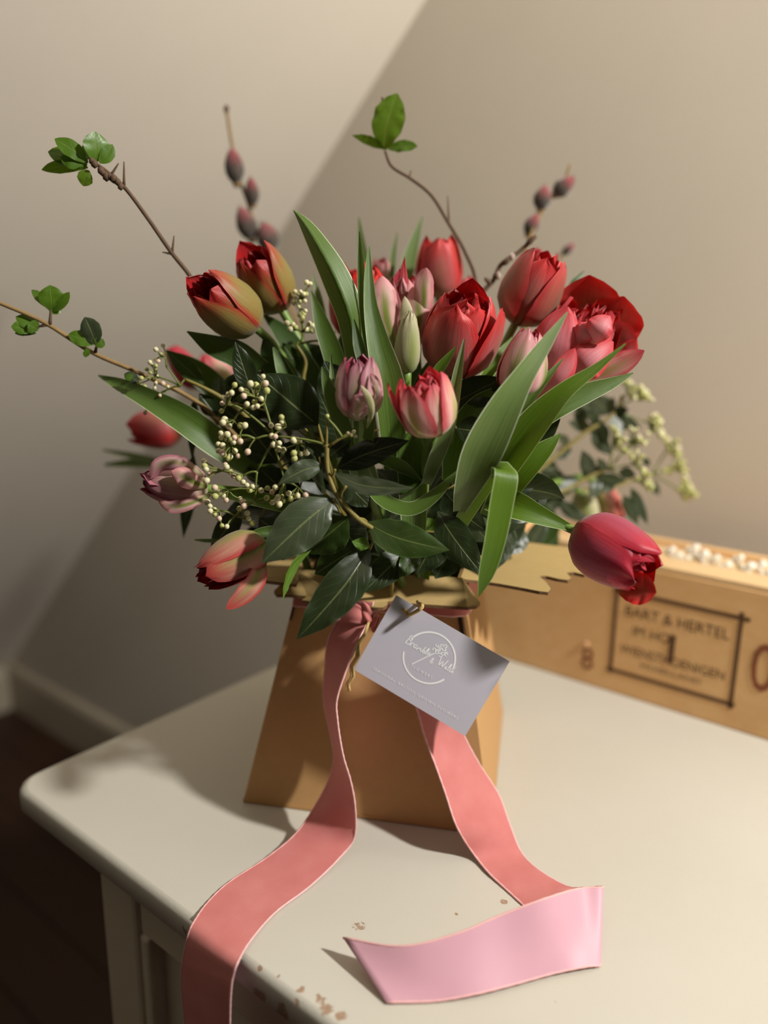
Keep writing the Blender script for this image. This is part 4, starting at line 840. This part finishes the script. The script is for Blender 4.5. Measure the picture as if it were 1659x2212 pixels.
v_top = empty('viburnum_sprig', tie(-.02, .01, 0), 'viburnum sprig of cream buds between the olive tulips and the tall leaf', 'foliage')
tk = pk((640, 745, .62), (660, 780, .62), (655, 830, .62)); tk.append(tie(-.02, 0, .02)); tube('stem', tk, .0012, M['vib_stem'], v_top, 16, 7, .002)
umbel(v_top, zd([(970,680),(1015,680),(1060,700),(975,730),(1020,715),(1000,800),(1050,755),(965,770),(1055,835),(1005,870),(1025,920),(905,935),(955,945),(975,970),(930,985),(1085,940),(1115,955),(1060,985),(1220,920),(1240,955),(1280,1010),(1245,1030),(1280,1055),(1320,1160),(1290,1130),(1065,605),(1095,615),(1040,860),(1010,760),(1030,890),(1000,690),(1040,700),(1110,1000)]), zd([(1020,1100),(1040,1010),(1010,820),(1020,740),(1230,1080),(960,990),(1080,640)]), [-1, 0, 1, 2, 0, 1, 3], .618, 5.6, .01, tk[0], 9, kinds=(0, 0, 0, 2), stalk=.0006)
vleaf(v_top, (650, 800, .625), (610, 740, .62), 40, 'vib_green')

ze = lambda pts: [(1150+x/4.366, 820+y/4.366) for x, y in pts]
def zleaf(parent, b, t, w, Y, mat='vib_grey', **kw):
    w *= 1.2; t = (b[0]+(t[0]-b[0])*1.12, b[1]+(t[1]-b[1])*1.12)
    (bx_, by_), (tx_, ty_) = ze([b, t]); return vleaf(parent, (bx_, by_, Y), (tx_, ty_, Y-.01), w/4.366, mat, n=12, **kw)
def jitter(pts, n, r, seed):
    rng = random.Random(seed); return pts+[(x+rng.uniform(-r, r), y+rng.uniform(-r, r)) for x, y in pts for _ in range(n)]
v_r1 = empty('viburnum_sprig', tie(.03, .03, 0), 'viburnum sprig behind the right leaves ending in a dense yellow green flower head', 'foliage')
k1 = [P(*ze([p])[0], y) for p, y in (((720, 845), .76), ((560, 905), .755), ((300, 1050), .745), ((0, 1150), .73))]; k1.append(tie(.03, .02, .02)); tube('stem', k1, .0016, M['vib_stem'], v_r1, 20, 7, .0024)
umbel(v_r1, ze(jitter([(770,470),(800,500),(830,540),(790,550),(860,580),(820,600),(850,650),(870,660),(925,455),(965,485),(1010,570),(1040,580),(1055,610),(1000,540),(895,700),(940,740),(980,750),(985,680),(1020,720),(1010,830),(1050,850),(1040,890),(1080,880),(1090,930),(1060,960),(1110,970),(1130,1010),(1100,1040),(1000,950),(1070,1010)], 1, 32, 4)), ze([(720,850),(760,640),(930,600),(950,800),(1030,980)]), [-1, 0, 0, 0, 0], .755, 4.6, .012, k1[0], 11, kinds=(0, 2, 2), stalk=.0006)
for b, t, w in (((560,900),(480,690),120), ((700,860),(620,750),70), ((820,860),(960,900),95), ((450,950),(240,1040),95), ((600,930),(860,950),100), ((640,940),(560,1100),110), ((740,940),(700,1060),100), ((930,1020),(1070,1330),90), ((860,1090),(980,1340),100), ((170,1070),(180,1270),100), ((250,1150),(480,1330),115), ((60,1160),(140,1330),110)):
    zleaf(v_r1, b, t, w, .755)
v_r2 = empty('viburnum_sprig', tie(.03, .05, 0), 'viburnum sprig reaching highest at right, behind the open rose tulip', 'foliage')
k2 = [P(*ze([p])[0], y) for p, y in (((850, 150), .80), ((780, 310), .80), ((500, 500), .79), ((200, 740), .78))]; k2.append(tie(.03, .05, .02)); tube('stem', k2, .0016, M['vib_stem'], v_r2, 20, 7, .0026)
umbel(v_r2, ze(jitter([(930,110),(950,150),(1000,90),(1040,130),(1080,120),(1060,180),(1000,160),(1100,170),(1020,60),(960,60),(900,40),(860,20)], 2, 30, 5)), ze([(820,280),(930,190),(900,100)]), [-1, 0, 0], .80, 5.0, .014, k2[1], 12, kinds=(2, 2, 0), stalk=.0006)
umbel(v_r2, ze(jitter([(1110,380),(1160,330),(1190,360),(1200,400),(1180,450),(1200,500),(1110,490),(1150,420),(1220,530)], 2, 28, 6)), ze([(1050,395),(1110,430)]), [-1, 0], .80, 5.0, .014, k2[1], 13, kinds=(2, 2, 0), stalk=.0006)
for b, t, w in (((740,320),(560,170),170), ((760,360),(1000,450),110), ((520,480),(360,400),80), ((560,500),(730,690),120), ((1050,740),(1100,810),55), ((250,850),(50,830),150), ((400,370),(480,290),70), ((640,300),(480,250),120), ((480,420),(430,250),110), ((800,300),(900,280),60), ((700,330),(760,180),90)):
    zleaf(v_r2, b, t, w, .80)
rg = random.Random(5)
for k in range(16):
    x, y = ((300, 1050), (420, 980), (560, 905), (180, 1100), (500, 500), (350, 620), (640, 400), (760, 320))[k % 8]; a = rg.uniform(0, 2*PI); L_ = rg.uniform(130, 210)
    zleaf(v_r1 if k % 8 < 4 else v_r2, (x, y), (x+L_*math.cos(a), y+L_*math.sin(a)), rg.uniform(80, 120), .77 if k % 8 < 4 else .80, rg.choice(('vib_grey', 'vib', 'vib_green')), roll=rg.uniform(-40, 40))
v_r3 = empty('viburnum_sprig', tie(.03, .06, 0), 'blurred viburnum flower head farthest out to the right', 'foliage')
k3 = [P(*ze([p])[0], y) for p, y in (((1130, 890), .88), ((980, 940), .87), ((700, 1020), .85), ((300, 1080), .82))]; k3.append(tie(.03, .06, .02)); tube('stem', k3, .0014, M['vib_stem'], v_r3, 20, 7, .0026)
umbel(v_r3, ze(jitter([(1280,570),(1330,600),(1390,700),(1300,650),(1380,640),(1420,850),(1400,780),(1330,820),(1280,850),(1450,930),(1480,1000),(1400,1030),(1450,1100),(1530,1100),(1500,1050),(1370,720)], 3, 34, 8)), ze([(1130,890),(1280,650),(1320,840),(1400,1060)]), [-1, 0, 0, 0], .88, 5.4, .015, k3[0], 14, kinds=(2, 2, 0), stalk=.0007)
zleaf(v_r3, (1110, 950), (1190, 1080), 70, .87)
# dark leaves packed between the stems
inner = [
 ('dark viburnum leaves behind the front cream flower buds', [((686, 918, .555), (556, 808, .55), 118), ((545, 850, .56), (508, 738, .56), 50), ((500, 870, .57), (560, 815, .565), 80), ((600, 1000, .57), (520, 900, .565), 90), ((640, 1090, .565), (560, 1010, .56), 90), ((690, 1000, .57), (610, 960, .56), 80), ((560, 1120, .56), (640, 1180, .55), 80), ((520, 1100, .57), (455, 1190, .56), 50)], 'vib'),
 ('dark viburnum leaves behind the big central red tulip', [((960, 880, .565), (1088, 816, .565), 74), ((990, 900, .56), (1090, 868, .56), 54), ((985, 925, .55), (1060, 935, .545), 62), ((880, 960, .575), (900, 860, .575), 90), ((1010, 1000, .57), (1000, 900, .57), 90), ((750, 880, .58), (700, 780, .58), 90), ((740, 960, .575), (690, 850, .57), 90)], 'vib'),
 ('dark brown backed viburnum leaves under the broad right leaves', [((1110, 985, .575), (1216, 866, .57), 78), ((1075, 1010, .58), (1140, 960, .575), 80), ((1020, 1080, .565), (1000, 1000, .56), 70), ((1080, 1120, .56), (1190, 1060, .57), 70), ((960, 1060, .55), (1010, 1120, .54), 70), ((985, 1100, .55), (1052, 1148, .53), 54)], 'vib'),
 ('grey green viburnum leaves hanging beside the folded leaf', [((1100, 1130, .60), (1062, 1236, .58), 60), ((1130, 1140, .64), (1090, 1200, .62), 60), ((1090, 1090, .62), (1120, 1170, .61), 70), ((1010, 1120, .56), (1056, 1170, .545), 60), ((1180, 1120, .70), (1130, 1205, .69), 40)], 'vib_grey'),
 ('narrow dark viburnum leaves trailing below the long left leaf', [((420, 860, .62), (414, 990, .62), 26), ((418, 980, .625), (396, 1162, .625), 36), ((470, 900, .60), (430, 850, .60), 40)], 'vib'),
 ('dark viburnum leaves tucked low behind the front leaves over the flap', [((760, 1140, .55), (700, 1230, .54), 90), ((830, 1130, .55), (880, 1220, .54), 90), ((900, 1120, .555), (850, 1080, .55), 90), ((720, 1120, .55), (790, 1200, .535), 90), ((950, 1150, .55), (900, 1240, .545), 80), ((980, 1180, .56), (940, 1250, .55), 70), ((640, 1130, .55), (610, 1210, .54), 70)], 'vib'),
 ('dark viburnum leaves under the two olive tulips', [((600, 900, .64), (520, 800, .64), 110), ((640, 850, .65), (570, 760, .65), 100), ((700, 820, .65), (650, 740, .65), 90), ((560, 950, .63), (470, 870, .63), 90), ((660, 920, .62), (640, 820, .62), 100)], 'vib'),
]
for lab, lv, mt in inner:
    x, y, Y = lv[0][0]; e = empty('viburnum_sprig', tie(random.uniform(-.03, .03), random.uniform(-.03, .03), 0), lab, 'foliage')
    hub = P(x, y, Y+.01); tube('stem', [hub, hub.lerp(wloc(e), .5)+Vector((0, 0, .01)), wloc(e)], .0014, M['vib_stem'], e, 12, 6, .0022)
    for (b, t, w) in lv:
        vleaf(e, b, t, w, mt, n=12); bp = P(*b); tube('leaf_stalk', [bp, bp.lerp(hub, .5), hub.lerp(wloc(e), .12)], .0008, M['vib_stem'], e, 5, 5)
rng = random.Random(21)
for k in range(9):
    e = empty('viburnum_sprig', tie(rng.uniform(-.03, .03), rng.uniform(-.02, .04), 0), 'dark viburnum leaves packed deep among the tulip stems', 'foliage', 'leaf sprigs deep inside the bouquet')
    az = 2*PI*k/9; el = rng.uniform(.5, 1.1); dr = Vector((math.cos(az)*math.cos(el), math.sin(az)*math.cos(el)*.75, math.sin(el)))
    end = CTR+Vector((0, 0, .03))+dr*.135; f0 = wloc(e); tube('stem', [end, f0.lerp(end, .5), f0], .0012, M['vib_stem'], e, 8, 6, .002)
    for j in range(7):
        t = .45+.55*j/6; b = f0.lerp(end, t); d2 = (dr+Vector((rng.uniform(-.9, .9), rng.uniform(-.9, .9), rng.uniform(-.6, .7)))).normalized()
        leaf([b, b+d2*.022, b+d2*.045-Vector((0, 0, .004)), b+d2*.062-Vector((0, 0, .01))], .030, 'vib', e, prof='vib', fold=.15, wave=.15, n=10, cols=6, seed=k*9+j, face=(rng.uniform(-.6, .6), -.6, .7))
# ------------------------------------------------------------------ twigs with young leaves
def nodes(parent, pts, r, mat):
    for p, ln in pts: d = Vector(ln); tube('spur', [p, p+d*.5, p+d], r, M[mat], parent, 4, 6, r*.4)
tw1 = empty('leafy_twig', tie(-.03, .02, 0), 'bare brown twig at upper left ending in a tuft of small green leaves', 'twig')
k = pk((205, 352, .60), (232, 372, .60), (268, 404, .602), (318, 470, .605), (370, 545, .61), (415, 603, .615), (500, 760, .63)); k.append(tie(-.03, .02, .02)); tube('stem', k, .0013, M['bark'], tw1, 40, 7, .0019)
nodes(tw1, [(P(268, 400, .602), (.001, 0, .016)), (P(372, 545, .61), (.002, 0, .012)), (P(368, 548, .61), (-.006, 0, .001)), (P(240, 378, .6), (.006, 0, .008))], .0011, 'bark')
for i in range(9):
    p = P(200+i*7+random.uniform(-5, 5), 352+i*6+random.uniform(-7, 7), .598); ico('bud_scale', .0022+.001*random.random(), M['bark'], 1, 1.2, tw1, p)
for b, t, w, mt in (((190, 352), (118, 300), 30, 'young'), ((188, 358), (104, 328), 34, 'young'), ((190, 362), (90, 367), 22, 'young'), ((205, 350), (205, 284), 46, 'young'), ((215, 352), (243, 312), 24, 'young'), ((205, 350), (180, 310), 26, 'young'), ((192, 368), (180, 402), 26, 'young_red'), ((182, 352), (130, 340), 34, 'young')):
    vleaf(tw1, (*b, .600), (*t, .592+random.uniform(0, .012)), w*1.25, mt, bow=.05, bend=.06, prof='round', n=10, cols=6, roll=random.uniform(-25, 25))
tw2 = empty('leafy_twig', tie(-.03, 0, 0), 'pale twig reaching out of the picture at left with three pairs of young leaves', 'twig')
k = pk((-60, 628, .575), (0, 655, .575), (60, 680, .578), (105, 702, .58), (200, 762, .585), (305, 808, .59), (455, 890, .60)); k.append(tie(-.03, 0, .02)); tube('stem', k, .0014, M['bark_pale'], tw2, 40, 7, .0019)
nodes(tw2, [(P(108, 702, .58), (.002, 0, .014)), (P(100, 702, .58), (-.01, 0, -.002)), (P(206, 762, .585), (.002, 0, .008))], .0014, 'bark')
for b, t, w, mt in (((110, 672), (108, 616), 44, 'young'), ((108, 668), (68, 626), 18, 'young'), ((114, 672), (150, 631), 18, 'young'), ((112, 678), (120, 655), 26, 'young'), ((84, 712), (34, 684), 26, 'young'), ((74, 712), (24, 706), 26, 'young'), ((82, 714), (60, 700), 26, 'young'), ((78, 720), (32, 720), 12, 'vib_green'), ((206, 745), (183, 685), 38, 'vib_grey'), ((200, 745), (148, 722), 28, 'young'), ((206, 748), (222, 732), 20, 'young'), ((192, 752), (184, 772), 12, 'young'), ((290, 820), (270, 812), 14, 'young'), ((300, 826), (268, 808), 20, 'vib_grey')):
    vleaf(tw2, (*b, .58), (*t, .572+random.uniform(0, .012)), w*1.2, mt, bow=.04, bend=.05, prof='round', n=10, cols=6, roll=random.uniform(-20, 20))
tw3 = empty('leafy_twig', tie(.01, .03, 0), 'curved brown twig rising from the centre with three green leaves at its top', 'twig')
k = pk((832, 326, .70), (845, 358, .70), (886, 385, .70), (930, 420, .70), (968, 480, .70), (1005, 545, .70), (1028, 620, .705)); k.append(tie(.01, .03, .02)); tube('stem', k, .0012, M['bark'], tw3, 40, 7, .0018)
nodes(tw3, [(P(970, 482, .70), (-.002, 0, .022)), (P(884, 384, .70), (.0015, 0, .006)), (P(826, 210, .70), (0, 0, -.008))], .0011, 'bark')
vleaf(tw3, (830, 324, .70), (858, 202, .69), 70, 'young_red', bow=-.05, bend=.05, prof='round', roll=10)
vleaf(tw3, (830, 322, .70), (760, 292, .69), 24, 'young', bow=.05, roll=30); vleaf(tw3, (838, 322, .70), (902, 316, .69), 26, 'young', bow=-.05, prof='round', roll=25); vleaf(tw3, (830, 318, .705), (812, 270, .705), 18, 'vib_grey')
# ------------------------------------------------------------------ willow twigs with catkins
def catkin(parent, b, t, w, Y):
    p, q = P(*b, Y), P(*t, Y-.004); d = q-p; L = d.length; d.normalize(); s, u = frame_along(d); R = w*mpp(p)/2; vs, fs, uvc = [], [], []; n, c = 14, 14
    for i in range(n+1):
        f = math.sin(PI*(i/n)**.85)**.72
        for j in range(c): a = 2*PI*j/c; r = R*f*(1+.14*((i+j) % 2)); vs.append(p+d*(L*i/n)+s*(r*math.cos(a))+u*(r*math.sin(a))); uvc.append((j/c, i/n))
    for i in range(n):
        for j in range(c): j2 = (j+1) % c; fs.append((i*c+j, i*c+j2, (i+1)*c+j2, (i+1)*c+j))
    o = mesh('catkin', vs, fs, M['catkin'], parent, uvs=uvc)
    vs, fs = [], []                                        # silver hairs: fine slivers standing off the catkin
    rg = random.Random(int(w*31+b[0]))
    for _ in range(190):
        h = rg.uniform(.06, .98); a = rg.uniform(0, 2*PI); f = math.sin(PI*h**.85)**.72; rd = s*math.cos(a)+u*math.sin(a); r0 = p+d*(L*h)+rd*(R*f)
        tp = r0+rd*(R*.28)+d*(R*.45); sd = rd.cross(d)*(R*.03); k0 = len(vs); vs += [r0-sd, r0+sd, tp]; fs.append((k0, k0+1, k0+2))
    tag(mesh('catkin_fur', vs, fs, M['catkin_scale'], o), kind='stuff')
    sc = mesh('bud_scale', *tube_geo([p-d*(L*.06), p+d*(L*.03), p+d*(L*.12)], [R*.3, R*.5, R*.35], 7), M['bark_pale'], parent)
w1 = empty('willow_twig', tie(-.02, .06, 0), 'blurred willow twig with four dark red catkins at upper left', 'twig')
k = pk((489, 236, .86), (497, 290, .86), (512, 370, .86), (536, 440, .86), (553, 500, .86), (590, 570, .86), (640, 700, .84)); k.append(tie(-.02, .06, .02)); tube('stem', k, .0016, M['bark_pale'], w1, 30, 7, .0022)
for b, t, w in (((512, 400), (500, 318), 38), ((548, 446), (541, 382), 28), ((546, 520), (518, 446), 40), ((590, 545), (568, 480), 46)): catkin(w1, b, t, w, .855)
ico('tip_bud', .003, M['bark'], 1, 1.6, w1, k[0])
w2 = empty('willow_twig', tie(.02, .06, 0), 'blurred willow twig with three dark red catkins at upper right', 'twig')
k = pk((1232, 355, .84), (1215, 400, .84), (1190, 425, .84), (1172, 455, .84), (1152, 495, .83), (1130, 560, .82), (1090, 680, .80)); k.append(tie(.02, .06, .02)); tube('stem', k, .0014, M['bark_pale'], w2, 30, 7, .002)
for b, t, w in (((1195, 424), (1240, 382), 34), ((1166, 456), (1178, 400), 36), ((1138, 510), (1160, 462), 30)): catkin(w2, b, t, w, .838)
w3 = empty('willow_twig', tie(.02, .02, 0), 'dark budded willow twig crossing the rose tulip at upper right', 'twig')
k = pk((1158, 510, .68), (1120, 545, .68), (1082, 572, .68), (1066, 605, .68), (1040, 635, .68), (1010, 700, .68)); k.append(tie(.02, .02, .02)); tube('stem', k, .0018, M['bark'], w3, 30, 7, .0022)
for b, t, r in (((1136, 530), (1158, 508), 7), ((1085, 572), (1104, 556), 7), ((1066, 600), (1080, 590), 8), ((1060, 612), (1046, 600), 6)):
    p, q = P(*b, .678), P(*t, .675); mesh('bud', *tube_geo([p, p.lerp(q, .35), p.lerp(q, .75), q], [r*.5*mpp(p), r*mpp(p), r*.7*mpp(p), .0003], 8), M['bark'], w3)
for x, y in ((1106, 555), (1076, 596)): ico('catkin_tip', .0028, M['catkin_scale'], 1, 1.3, w3, P(x, y, .676))
w4 = empty('willow_twig', tie(.03, .08, 0), 'far blurred pinkish twig tip behind the rose tulip at right', 'twig')
k = pk((1232, 530, .92), (1215, 545, .92), (1205, 580, .92), (1190, 680, .90)); k.append(tie(.03, .06, .02)); tube('stem', k, .0016, M['bark_pale'], w4, 18, 7); catkin(w4, (1215, 550), (1240, 526), 18, .92)
bleaf(t_pe, [(1225, 640, .66), (1240, 610, .66), (1262, 585, .665)], [14, 14, 2], 'dark')
for o in PB: bpy.data.objects.remove(o)
